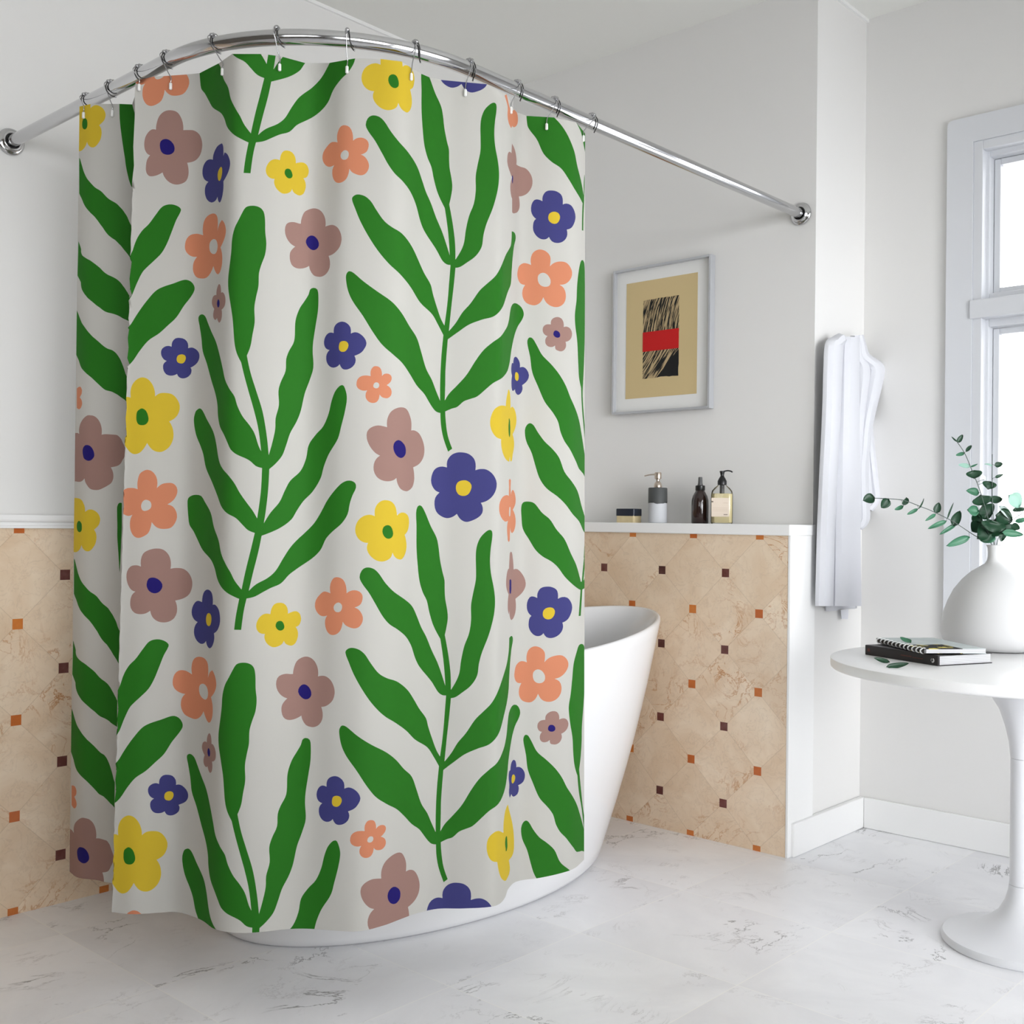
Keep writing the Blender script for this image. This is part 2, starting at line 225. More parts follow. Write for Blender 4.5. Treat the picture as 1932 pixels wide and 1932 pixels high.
('gR','152.6,1928! 154.1,1921! 155.6,1914! 157.1,1907! 159,1898 161.3,1890 164.4,1881 167.7,1874 171.4,1868 175.4,1862 179.6,1856 184.5,1851 189.7,1847 194.8,1842 199.2,1836 203.9,1830 210.7,1824 219.8,1819 228,1814 233.5,1808 237.7,1803 241.1,1798 244.1,1792 246.5,1787 248.4,1782 250,1776 251.4,1770! 253,1765! 254.4,1760! 254.5,1746! 254.6,1733! 254.7,1719! 254.8,1706! 254.9,1693! 255,1679! 253.3,1685! 251.4,1690! 249,1695 246.2,1700 243.1,1705 239,1712 233.7,1718 226,1726 217.7,1731 210,1737 204.8,1743 200.9,1749 196.6,1757 192.3,1764 187.9,1772 184.3,1778 180.5,1784 176.6,1789 172.7,1794 168.8,1800 165.2,1806 162.5,1812 160.2,1818 158.2,1825! 156.1,1832! 153.9,1838! 151.7,1845! 151.6,1860! 151.4,1874! 151.3,1889! 151.1,1903! 151,1918! 150.8,1932!'),
('gR','151.4,1730! 153.2,1723! 155.1,1716! 156.9,1708! 156.9,1701 158.9,1693 163.4,1687 168.8,1682 174,1678 179.1,1673 184.1,1668 189,1663 193.6,1658 198.1,1652 202.9,1647 210.1,1642 221.9,1637 231.1,1632 236.7,1627 240.7,1622 244.1,1616 246.9,1611 249.4,1605 251.6,1600! 252.8,1596! 254,1593! 254,1582! 254.1,1572! 254.2,1561! 254.3,1551! 254.4,1540! 254.5,1530! 253,1532! 251.3,1533! 248.7,1535 245.6,1537 242,1540 235.8,1544 224.5,1548 207.3,1552 199.3,1557 193.3,1563 187.5,1568 183,1573 178.5,1578 174.1,1583 170,1588 165.9,1595 162.2,1602 159.2,1610 157.5,1619 157,1628! 153.8,1637! 150.5,1646! 150.6,1660! 150.8,1674! 150.9,1688! 151.1,1702! 151.2,1716!'),
('gR','150.1,1562! 152,1556! 154,1549! 155.9,1542! 158,1535 160.6,1527 164.2,1520 167.9,1513 171.8,1506 175.9,1500 180,1494 184.4,1489 188.9,1484 193.5,1479 198,1474 203.2,1469 211.3,1464 224.2,1460 232.6,1454 237.4,1448 240.8,1442 243.5,1436 246.1,1428 248.2,1421 250.1,1413 251.7,1405! 252.8,1401! 253.8,1397! 253.9,1387! 253.9,1377! 254,1367! 254.1,1357! 254.2,1346! 254.3,1336! 252.9,1339! 251.5,1341! 248.6,1344 245.2,1347 241.1,1351 235.2,1355 224.2,1360 207.4,1364 199.8,1370 194.3,1376 189.2,1382 184.3,1388 179.4,1394 174.9,1399 170.3,1404 165.8,1410 161.8,1416 158.9,1423 156.8,1431 155.2,1438! 152.2,1447! 149.2,1456! 149.3,1474! 149.5,1491! 149.6,1509! 149.8,1527! 149.9,1545!'),
('gR','313,1504! 313,1567! 313,1602 313.2,1626 320.2,1654 328.3,1684 337.8,1704 349.5,1719 362.8,1742 373.5,1758 387,1763 399.6,1760 408.5,1752 407.9,1745 400.4,1727 392.3,1700 384.2,1674 374.8,1653 360.6,1635 349.5,1622 341,1610 332.1,1587 322.8,1558 313,1533 313,1518'),
('gR','313,1381! 313,1424 313,1458 313,1474 323.2,1494 336.1,1520 349,1543 364.7,1566 376.8,1575 398.8,1584 419.6,1592 430.8,1588 437.2,1578 438.2,1568 431.6,1553 419.7,1534 405.6,1507 391.2,1490 374.4,1471 355.4,1455 340.3,1432 328.6,1410 315.7,1392'),
('gR','537.5,1406! 543.9,1426 547.2,1450 551,1478 549.9,1510 553.2,1535 556.7,1555 557.4,1584 562.1,1604 568.1,1624 570.1,1648 567.6,1673 566.7,1699 563.8,1716 556.1,1725 542.2,1728 529.7,1724 523.7,1713 516.5,1696 509.4,1679 505.3,1657 504.1,1629 501.5,1598 499.5,1573 500.1,1550 505,1515 509.2,1486 511.7,1457 513.9,1432 518,1412 527,1391! 533.8,1361 543.2,1325 554.1,1285 562.5,1248 568.5,1202! 571.5,1178! 582.7,1178! 583.1,1194! 577.8,1241 569.4,1288 555.7,1334 544.9,1370'),
('gR','568.3,1209! 582.3,1198! 584.6,1164! 583.6,1124 580.7,1084 576.7,1048! 572.9,1021! 567.5,988 558,943 550.2,903! 546.4,887! 541.6,861 537.3,820! 529.9,820 524.2,820! 526.9,849 532.4,886! 536.5,906! 543.7,948 551.9,988 559.5,1027! 563.5,1058! 567.9,1096 570,1124 570.9,1166!'),
('gR','446.5,1504 449.4,1510 454.1,1510 458.8,1504 463.8,1488 469.9,1468 478.9,1442 487,1408 492.6,1381 498.1,1354 507.1,1333 516,1318 521.3,1299 531.6,1276 544.4,1258 554.9,1240 563.1,1214 568.5,1202! 583.1,1194! 584.1,1164! 570.9,1166! 558.8,1170 548.4,1180 540.7,1185 520.7,1195 510.6,1205 505.5,1217 497.7,1237 489.9,1255 485.6,1279 483.9,1305 479.7,1329 471.9,1360 463,1400 455.7,1428 452.8,1458 448.7,1488'),
('gR','583.1,1194! 589.1,1221 593.7,1250 594,1273 599.3,1302 598.1,1333 602,1353 609.7,1377 610.5,1403 614.9,1420 624.2,1444 626,1488 633,1515 642.7,1534 650,1549 652.3,1559 658.5,1563 666,1559 668.1,1546 667.9,1514 664.6,1485 660.1,1447 659.2,1424 661,1389 655.2,1363 645.7,1331 638.8,1293 631.7,1270 619.9,1243 613.3,1217 606.7,1194 595.6,1176 584.6,1164! 570.9,1166!'),
('gR','443.3,1276 445.8,1294 449.1,1299 453.6,1301 458.2,1295 465.3,1276 477.5,1246 482.9,1222 487.3,1193 491.4,1175 497.9,1162 508,1149 519.4,1132 529.6,1112 542.4,1092 555.5,1073 563.5,1058! 576.7,1048! 572.9,1021! 559.5,1027! 546,1033 535.8,1044 523.2,1058 505.8,1069 495.6,1083 487.6,1106 477.1,1136 466,1168 461,1198 456.3,1216 447.9,1243'),
('gR','576.7,1048! 588.2,1070 603.7,1094 612.4,1119 621.4,1140 640.7,1163 650.3,1190 654.8,1219 667.8,1242 681.3,1260 690.7,1287 696.2,1316 703.4,1337 715.2,1348 721.7,1335 723.9,1318 720.8,1292 714.1,1258 708.4,1232 691.9,1198 683.5,1172 678,1147 663.7,1118 646.7,1097 634.6,1076 625.1,1057 602.4,1036 572.9,1021! 559.5,1028!'),
('gR','436,1090 436.9,1101 442.7,1107 450.6,1109 459.4,1106 465.1,1094 475.9,1069 482.6,1037 492,1009 497.5,981 507.8,956 515.4,942 523.1,925 536.5,906! 550.2,903! 546.4,887! 532.4,886! 523.7,890 508.8,899 498.8,910 491,926 485.5,948 478.9,965 463.6,987 454.6,1010 447.7,1028 440.6,1042 438.4,1057'),
('gR','549.9,903! 563.7,917 585.9,931 599.3,946 612.2,974 623.6,996 635.5,1012 650.2,1028 667.1,1049 679.1,1072 690.9,1099 705,1122 717.9,1137 730.2,1142 741.2,1137 743,1127 736.7,1110 732,1092 728.4,1070 718,1050 701.4,1032 689.6,1016 680.2,992 665.8,974 636.5,950 622,937 608.6,919 591,909 576.7,900 561.6,891 546.1,887! 532.2,886!'),
('gR','910,799! 913.2,817 915.5,838 914.1,856 910.1,881 908.8,905 908.4,923 904.5,941 899.3,971 896.5,998 892.7,1019 881.5,1046 871.6,1075 865.4,1089 860.5,1092 856.4,1087 854.6,1075 855.6,1045 856,1001 858,966 862,924 868.3,897 875.7,878 880.7,851 888.3,821 901.5,790! 907.4,745 910.3,712 912.1,680! 912.2,664! 917.2,652! 923,659! 922.8,678! 921.8,712 917.6,751'),
('gR','913.6,1639! 923.2,1634! 920.3,1594 915.7,1540 911.9,1489! 910,1470! 907.8,1434 906.1,1398 905.9,1368 905.4,1331! 906.4,1306! 907.9,1281 911.9,1251 920.5,1222! 912.7,1215! 903.1,1247 898.7,1274 897.2,1303! 896.5,1330! 896.3,1373 897.9,1427 901.4,1479! 903.2,1501! 908.1,1548 911.4,1600'),
('gR','751.7,1912 755.3,1926 761.5,1932 768.9,1933 779,1929 787.9,1919 799.3,1900 814.4,1881 837,1860 849.6,1844 858.6,1820 866.3,1796 875.1,1775 885.3,1744 898,1710 913.5,1655! 923.6,1652! 923.2,1633! 913.1,1639! 906.1,1640 898.5,1647 885.9,1672 863.3,1709 855.7,1729 848,1758 837.8,1780 822.8,1797 807.7,1810 795.1,1828 782.4,1853 769.6,1878 756.9,1898'),
('gR','923.1,1652! 933.4,1673 938.8,1691 941.8,1719 947.7,1752 956.2,1780 959.7,1810 959.4,1844 962.9,1871 967.7,1902 967.9,1926 967.2,1956 968.7,1977 974.3,1996 983,2009 991.6,2016 996.6,2013 997.2,2000 994.5,1972 993.5,1944 995.4,1917 1001.4,1879 1003.3,1852 1001.8,1824 997.1,1796 991.2,1771 980.4,1736 975.2,1711 972.1,1684 961.1,1662 943.7,1645 931.3,1635 923.2,1633!'),
('gR','727.8,1750 730,1756 736.1,1760 743.6,1760 753.6,1756 763.6,1746 773.8,1728 789,1705 804.1,1693 821.6,1684 834,1672 844,1658 854.1,1637 864.2,1614 876.8,1590 880.6,1572 885.7,1552 895.9,1517 903.2,1501! 911.9,1489! 910,1470! 901.4,1479! 891,1502 879.8,1524 857.4,1546 840,1572 820.1,1594 800,1612 779.8,1637 762,1666 744.3,1702 734,1730'),
('gR','911.9,1489! 924.8,1508 937.2,1532 952,1553 969.3,1584 984.1,1602 998.5,1620 1008.1,1642 1017.2,1677 1025.3,1719 1026.9,1757! 1032.8,1759 1034.7,1748 1031.7,1728 1029.3,1699 1027.4,1664 1025.8,1628 1019.9,1592 1013.4,1556 1006.4,1539 994.5,1526 974.9,1518 950,1505 930.1,1488 910,1470! 901.4,1479!'),
('gR','718.6,1581 720.5,1590 724.6,1594 732,1591 750.8,1573 775.8,1553 805.9,1531 823.4,1511 838.4,1486 852.1,1465 861,1434 869.9,1400 881.1,1375 888.6,1352 896.5,1330! 905.4,1331! 906.4,1306! 897.7,1302! 889,1305 881.6,1315 874.2,1329 866.7,1343 853.1,1359 839.5,1382 825.8,1402 807.1,1419 787.1,1438 769.3,1465 751.6,1497 731.5,1530 722.7,1553'),
('gR','905.4,1331! 913.6,1347 928.6,1366 946,1390 963.2,1424 978,1449 994.9,1468 1009.2,1483 1018.1,1506 1022.5,1532 1024.8,1559 1027.3,1577 1032.4,1588 1038.9,1590 1046.9,1584 1051.7,1569 1048.4,1554 1040.6,1537 1034.1,1513 1027.8,1472 1024.2,1434 1019.6,1406 1012.1,1388 995.7,1374 981.3,1358 966.5,1342 954,1336 941.6,1330 929.1,1317 919,1313 906.4,1306! 897.7,1302!'),
('g0','1160.4,1727 1156.9,1716 1153.3,1685 1151.2,1653 1150.3,1616 1147.7,1579 1148.4,1553 1151.9,1515 1153.9,1463 1155.5,1424 1158.7,1400! 1160,1350 1162.5,1302 1165.1,1244 1166,1210! 1166,1238! 1165.1,1285 1162.5,1339 1161,1385 1161.4,1409! 1162.5,1454 1163.7,1524 1164,1612 1163.9,1680 1163,1723'),
('g0','1160.7,746 1157.5,745 1155.1,733 1150.3,702 1148.3,665 1146.1,626 1143.3,593 1145.4,556 1149.3,514 1150.8,470 1152.7,441 1156.5,413! 1158.4,366 1161.3,318 1163.5,265 1166,209 1166,177! 1166,195! 1165.7,261 1162.7,316 1160.5,372 1158.5,425! 1160,452 1161.1,491 1161.3,529 1163.3,592 1165,660 1164.7,722 1163.1,740'),
('g0','1161.7,1929 1161.4,1888 1159.6,1864 1158.8,1799! 1161.1,1803! 1161.4,1844 1162.3,1880 1163.2,1949'),
('g0','1053.1,2062! 1099.9,2060! 1107.5,2054 1120.2,2038 1132.8,2015 1144.3,1982 1149.5,1952 1158,1914 1161.6,1892! 1161.6,1868! 1157,1872 1146.2,1888 1133.7,1911 1119.9,1933 1101.1,1947 1086,1966 1073.2,2000 1056.6,2028 1054,2044'),
('gR','1059,1499 1060.8,1509 1064.8,1512 1070.1,1509 1078.2,1493 1088.7,1470 1106.4,1448 1121.1,1425 1133,1398 1141.3,1370 1149.5,1345 1155.9,1317 1159.7,1283 1162.6,1250 1165.9,1210! 1166,1167! 1161.8,1184 1156.3,1194 1151.3,1212 1141.1,1241 1131.7,1260 1124.7,1282 1119.8,1308 1110,1330 1095,1355 1081.8,1391 1069.6,1427 1065.2,1463'),
('gR','1055.9,1283 1059.9,1296 1066.7,1301 1073.6,1296 1083,1278 1096,1257 1110.9,1239 1122.9,1218 1132.3,1184 1146.2,1158 1154.6,1136 1160.1,1100 1165.3,1066! 1166,1028! 1162.8,1035 1156.7,1061 1146.7,1079 1135.1,1102 1121.4,1121 1099.7,1143 1086.9,1166 1078.6,1195 1070.2,1228 1058.9,1257'),
('g0','1049.9,1093 1053.2,1105 1064.4,1108 1076.9,1104 1092.9,1081 1107.8,1065 1119.8,1040 1133.6,1016 1143.9,982 1153.4,949 1159.6,906! 1163,909! 1166,925! 1166,908! 1163.8,888 1160.8,886! 1158.8,886! 1147.7,902 1134.2,923 1122.9,946 1111.2,961 1095.3,973 1080.8,989 1066.7,1015 1053.7,1041 1050.6,1070'),
('g0','1163.4,970! 1165.4,970! 1162.5,905! 1161.3,885! 1160.5,852 1159.5,819! 1157,820! 1158.1,853 1159.2,886! 1160.5,906!'),
('g0','1166,1167! 1166,1167! 1166,1046 1164.9,967! 1162.9,967! 1164.8,1046'),
('y0','1164.6,826 1165.8,839 1166,846! 1166,808! 1166,812'),
]
KNOTS = [(150,0.3515,-1.9439,0.2937,-1.9102),(165,0.3797,-1.9377,0.3496,-1.9185),(200,0.4207,-1.9114,0.4001,-1.8965),(253,0.4664,-1.8631,0.4492,-1.8813),(268,0.5150,-1.8250,0.5000,-1.8500),(285,0.5750,-1.8300,0.5750,-1.8600),(304,0.6070,-1.8850,0.6150,-1.9200),(316,0.6225,-1.9443,0.6329,-1.9759),(322,0.6283,-1.9425,0.6400,-1.9745),(360,0.6685,-1.9125,0.6819,-1.9504),(405,0.7178,-1.8817,0.7129,-1.9063),(440,0.7603,-1.8606,0.7412,-1.8744),(475,0.8399,-1.8639,0.8196,-1.8654),(500,0.9028,-1.8714,0.8867,-1.8749),(540,0.9374,-1.8414,0.9382,-1.8548),(587,0.9667,-1.7979,0.9710,-1.8161),(620,0.9773,-1.7596,0.9911,-1.7775),(650,0.9853,-1.7230,1.0107,-1.7490),(680,1.0186,-1.7053,1.0376,-1.7258),(710,1.0627,-1.6966,1.0700,-1.7055),(760,1.1062,-1.6588,1.1163,-1.6665),(805,1.1412,-1.6211,1.1273,-1.6076),(830,1.1463,-1.5872,1.1252,-1.5660),(860,1.1279,-1.5229,1.1227,-1.5134),(900,1.1423,-1.4708,1.1338,-1.4555),(950,1.1793,-1.4228,1.1737,-1.4122),(1000,1.2123,-1.3699,1.2109,-1.3606),(1015,1.2155,-1.3466,1.2119,-1.3298),(1022,1.1828,-1.2986,1.1915,-1.2901),(1027,1.1466,-1.2500,1.1582,-1.2451),(1045,1.1313,-1.1988,1.1329,-1.1892),(1100,1.1762,-1.1413,1.1552,-1.1222),(1135,1.1970,-1.0949,1.1682,-1.0563),(1155,1.1959,-1.0520,1.1656,-0.9987),(1164,1.1667,-0.9967,1.1386,-0.9309)]
LEAVES = [(1.5894, -0.2041, 1.1371, 1.5646, -0.225, 1.1293, 0.0321, 0.0), (1.6147, -0.1701, 1.1363, 1.5979, -0.1809, 1.1106, 0.0286, 0.0), (1.6403, -0.1254, 1.1207, 1.6512, -0.1333, 1.1415, 0.0232, 0.0), (1.6557, -0.1611, 1.1155, 1.6328, -0.1683, 1.1049, 0.0125, 1.0), (1.6804, -0.1182, 1.1088, 1.6945, -0.1164, 1.1387, 0.0054, 0.0), (1.6612, -0.0758, 1.1095, 1.6382, -0.0981, 1.0924, 0.0107, 1.0), (1.7019, -0.0512, 1.0978, 1.7088, -0.0462, 1.1282, 0.0214, 0.0), (1.7066, -0.0629, 1.0947, 1.6887, -0.0934, 1.0746, 0.0107, 1.0), (1.7312, -0.0405, 1.0815, 1.7401, -0.0178, 1.1287, 0.0054, 0.0), (1.7327, -0.0481, 1.0754, 1.69, -0.0773, 1.0521, 0.0143, 1.0), (1.7426, -0.0267, 1.0621, 1.7619, -0.0273, 1.1059, 0.0268, 0.0), (1.7483, -0.0144, 1.0683, 1.7107, -0.045, 1.0359, 0.0125, 1.0), (1.7854, -0.0171, 1.0312, 1.7425, -0.0754, 1.0051, 0.0232, 1.0), (1.7463, -0.0104, 1.3001, 1.7577, -0.0014, 1.3229, 0.0143, 0.0), (1.7497, -0.0193, 1.3009, 1.733, -0.0194, 1.3168, 0.0054, 0.0), (1.7677, -0.0028, 1.2725, 1.7751, 0.021, 1.2918, 0.0107, 0.0), (1.7727, -0.0241, 1.2682, 1.7505, -0.0323, 1.2624, 0.0107, 1.0), (1.7838, -0.0093, 1.2295, 1.7534, -0.0197, 1.2358, 0.0143, 2.0), (1.7741, 0.0171, 1.2309, 1.7941, 0.019, 1.2396, 0.0054, 1.0), (1.7952, -0.0239, 1.2166, 1.8028, -0.0281, 1.1939, 0.0446, 0.0), (1.7891, 0.0389, 1.1556, 1.763, 0.0122, 1.1627, 0.0232, 1.0), (1.8187, 0.0381, 1.1885, 1.8187, 0.0303, 1.1657, 0.0393, 0.0), (1.8322, 0.0403, 1.2351, 1.8511, 0.053, 1.2397, 0.0161, 0.0), (1.8368, 0.0322, 1.2, 1.8535, 0.0509, 1.2095, 0.0089, 0.0), (1.802, 0.0197, 1.152, 1.7976, 0.0325, 1.1251, 0.0607, 0.0), (1.8177, 0.0424, 1.1328, 1.8397, 0.0801, 1.1396, 0.025, 0.0), (1.8016, 0.0419, 1.1268, 1.7997, 0.0607, 1.0831, 0.0661, 0.0), (1.7947, 0.0207, 1.1037, 1.7751, -0.0111, 1.1077, 0.0304, 1.0), (1.7983, 0.0396, 1.0934, 1.7719, 0.0344, 1.0811, 0.0393, 0.0), (1.7929, 0.0385, 1.0737, 1.7755, 0.0256, 1.0461, 0.0429, 0.0), (1.8304, 0.0572, 1.0938, 1.8668, 0.0792, 1.0732, 0.0536, 0.0), (1.819, 0.0565, 1.0771, 1.8406, 0.0798, 1.0457, 0.0714, 0.0), (1.8221, 0.0151, 1.0543, 1.8061, -0.0171, 1.0256, 0.0536, 0.0), (1.8353, 0.0737, 1.0516, 1.867, 0.1228, 1.0583, 0.0321, 0.0), (1.8572, 0.0314, 1.0458, 1.8981, 0.0814, 1.0391, 0.0214, 1.0), (1.8702, 0.0694, 1.0671, 1.8915, 0.0749, 1.0539, 0.0214, 0.0), (1.8657, 0.0548, 1.1509, 1.8851, 0.084, 1.1185, 0.0429, 2.0), (1.8626, 0.0997, 1.1082, 1.8984, 0.114, 1.1115, 0.0143, 0.0), (1.8736, 0.0891, 1.0763, 1.9059, 0.1002, 1.0857, 0.0143, 1.0), (1.838, 0.0643, 1.1196, 1.8644, 0.0821, 1.0792, 0.025, 3.0), (1.8348, 0.0755, 1.0456, 1.8353, 0.0958, 1.0243, 0.0393, 0.0), (1.8317, 0.042, 1.047, 1.7986, 0.0322, 1.0192, 0.05, 1.0), (1.8248, 0.0193, 1.0738, 1.8328, 0.0099, 1.0395, 0.0821, 0.0), (1.8352, 0.0526, 1.0666, 1.8204, 0.0203, 1.0333, 0.0607, 0.0), (1.8214, 0.0055, 1.1933, 1.8092, -0.0096, 1.2034, 0.0143, 3.0), (1.8701, 0.0845, 1.1652, 1.8882, 0.0874, 1.1351, 0.0214, 3.0), (1.8379, 0.0076, 1.2304, 1.8173, 0.0036, 1.2368, 0.0071, 2.0)]
ST_a = [(1.8299, 0.0409, 0.9612), (1.8286, 0.0392, 1.0063), (1.8175, 0.0288, 1.0212), (1.7931, 0.0062, 1.0343), (1.7487, -0.0352, 1.0726), (1.7044, -0.0764, 1.102), (1.6767, -0.1021, 1.1166), (1.6434, -0.1329, 1.1326), (1.6113, -0.1626, 1.1365), (1.5803, -0.1911, 1.1375)]
ST_b = [(1.8321, 0.0429, 0.9612), (1.8331, 0.0433, 1.0064), (1.8218, 0.0321, 1.0739), (1.8094, 0.0199, 1.1339), (1.7982, 0.0091, 1.1788), (1.7837, -0.0049, 1.2267), (1.7703, -0.0178, 1.2686), (1.7547, -0.0325, 1.2999)]
ST_c = [(1.8332, 0.044, 0.9612), (1.8331, 0.0433, 1.0064), (1.8306, 0.0401, 1.0816), (1.8282, 0.0369, 1.1567), (1.8279, 0.0353, 1.2666)]
ST_d = [(1.8354, 0.046, 0.9613), (1.8375, 0.0474, 1.0064), (1.8484, 0.0569, 1.0518), (1.865, 0.0718, 1.0746), (1.8925, 0.0969, 1.1007), (1.9146, 0.1171, 1.1131)]
TW_f1 = [[[1.2611, 0.2435, 1.6838], [1.2675, 0.2338, 1.6819], [1.2714, 0.229, 1.6808], [1.2713, 0.2325, 1.6813], [1.2664, 0.2456, 1.6835], [1.2573, 0.2672, 1.6873], [1.2459, 0.2937, 1.6919], [1.2572, 0.2842, 1.6895], [1.2663, 0.2791, 1.6879], [1.2717, 0.2815, 1.6877], [1.2729, 0.2928, 1.689], [1.2704, 0.3117, 1.6918], [1.2657, 0.3352, 1.6953]], [[1.2535, 0.2023, 1.6652], [1.261, 0.1986, 1.664], [1.2661, 0.1997, 1.6636], [1.267, 0.2092, 1.6647], [1.2632, 0.2282, 1.6675], [1.2552, 0.2558, 1.6718], [1.2449, 0.2882, 1.677], [1.2565, 0.2802, 1.6748], [1.2658, 0.2765, 1.6734], [1.2715, 0.2803, 1.6733], [1.2729, 0.293, 1.6748], [1.2707, 0.3134, 1.6777], [1.2663, 0.3383, 1.6813]], [[1.2471, 0.167, 1.6439], [1.2556, 0.1689, 1.6433], [1.2616, 0.1754, 1.6435], [1.2635, 0.1902, 1.6452], [1.2607, 0.2147, 1.6485], [1.2537, 0.2477, 1.6533], [1.2444, 0.2857, 1.6589], [1.2561, 0.2781, 1.6568], [1.2655, 0.2749, 1.6555], [1.2713, 0.2792, 1.6555], [1.2728, 0.2923, 1.657], [1.2706, 0.3132, 1.6598], [1.2663, 0.3386, 1.6633]], [[1.2463, 0.1628, 1.5651], [1.2547, 0.1642, 1.5646], [1.2607, 0.1702, 1.5647], [1.2625, 0.1846, 1.5662], [1.2596, 0.2086, 1.569], [1.2525, 0.241, 1.5731], [1.2431, 0.2785, 1.5779], [1.255, 0.2723, 1.5763], [1.2647, 0.2705, 1.5753], [1.2708, 0.2762, 1.5754], [1.2725, 0.2907, 1.5768], [1.2706, 0.313, 1.5794], [1.2666, 0.3398, 1.5826]], [[1.2461, 0.1617, 1.4607], [1.2544, 0.1626, 1.4602], [1.2603, 0.1682, 1.4603], [1.262, 0.1821, 1.4614], [1.259, 0.2056, 1.4637], [1.2519, 0.2375, 1.4669], [1.2424, 0.2745, 1.4708], [1.2545, 0.2693, 1.4695], [1.2644, 0.2684, 1.4688], [1.2705, 0.275, 1.469], [1.2725, 0.2905, 1.4702], [1.2707, 0.3137, 1.4724], [1.2669, 0.3415, 1.4751]], [[1.2455, 0.1582, 1.3388], [1.2536, 0.1582, 1.3384], [1.2593, 0.1629, 1.3385], [1.2609, 0.1758, 1.3392], [1.2577, 0.1983, 1.3408], [1.2504, 0.2293, 1.343], [1.2407, 0.2652, 1.3457], [1.2531, 0.2619, 1.345], [1.2633, 0.2628, 1.3446], [1.2699, 0.2713, 1.3449], [1.2721, 0.2886, 1.3459], [1.2707, 0.3137, 1.3475], [1.2672, 0.3434, 1.3495]], [[1.2443, 0.1519, 1.217], [1.2524, 0.1515, 1.2168], [1.258, 0.1557, 1.2169], [1.2595, 0.1681, 1.2173], [1.2562, 0.1902, 1.2183], [1.2488, 0.2206, 1.2196], [1.239, 0.2559, 1.2211], [1.2518, 0.2549, 1.2208], [1.2625, 0.2582, 1.2207], [1.2694, 0.269, 1.221], [1.2721, 0.2887, 1.2217], [1.2712, 0.3161, 1.2228], [1.2681, 0.3482, 1.2241]], [[1.2428, 0.1438, 1.0436], [1.2509, 0.1434, 1.0437], [1.2565, 0.1476, 1.0438], [1.258, 0.16, 1.0439], [1.2547, 0.1819, 1.0439], [1.2472, 0.2123, 1.0439], [1.2374, 0.2475, 1.0439], [1.2507, 0.2488, 1.0441], [1.2618, 0.2544, 1.0443], [1.2692, 0.2675, 1.0444], [1.2723, 0.2895, 1.0445], [1.2718, 0.3193, 1.0446], [1.2691, 0.3539, 1.0447]], [[1.2422, 0.1406, 0.9053], [1.2503, 0.1401, 0.9057], [1.2559, 0.1443, 0.9058], [1.2574, 0.1567, 0.9055], [1.2541, 0.1786, 0.9048], [1.2466, 0.2089, 0.9038], [1.2368, 0.2442, 0.9025], [1.2503, 0.2468, 0.903], [1.2617, 0.2538, 0.9033], [1.2693, 0.2683, 0.9032], [1.2727, 0.2917, 0.9028], [1.2724, 0.3229, 0.902], [1.2701, 0.359, 0.901]], [[1.2421, 0.1396, 0.7965], [1.25, 0.1386, 0.797], [1.2556, 0.1424, 0.7972], [1.257, 0.1543, 0.7967], [1.2536, 0.1758, 0.7955], [1.246, 0.2056, 0.7937], [1.2361, 0.2403, 0.7914], [1.2499, 0.2444, 0.7921], [1.2615, 0.2527, 0.7924], [1.2694, 0.2686, 0.7921], [1.273, 0.2934, 0.7912], [1.273, 0.3261, 0.7896], [1.2709, 0.3636, 0.7878]]]
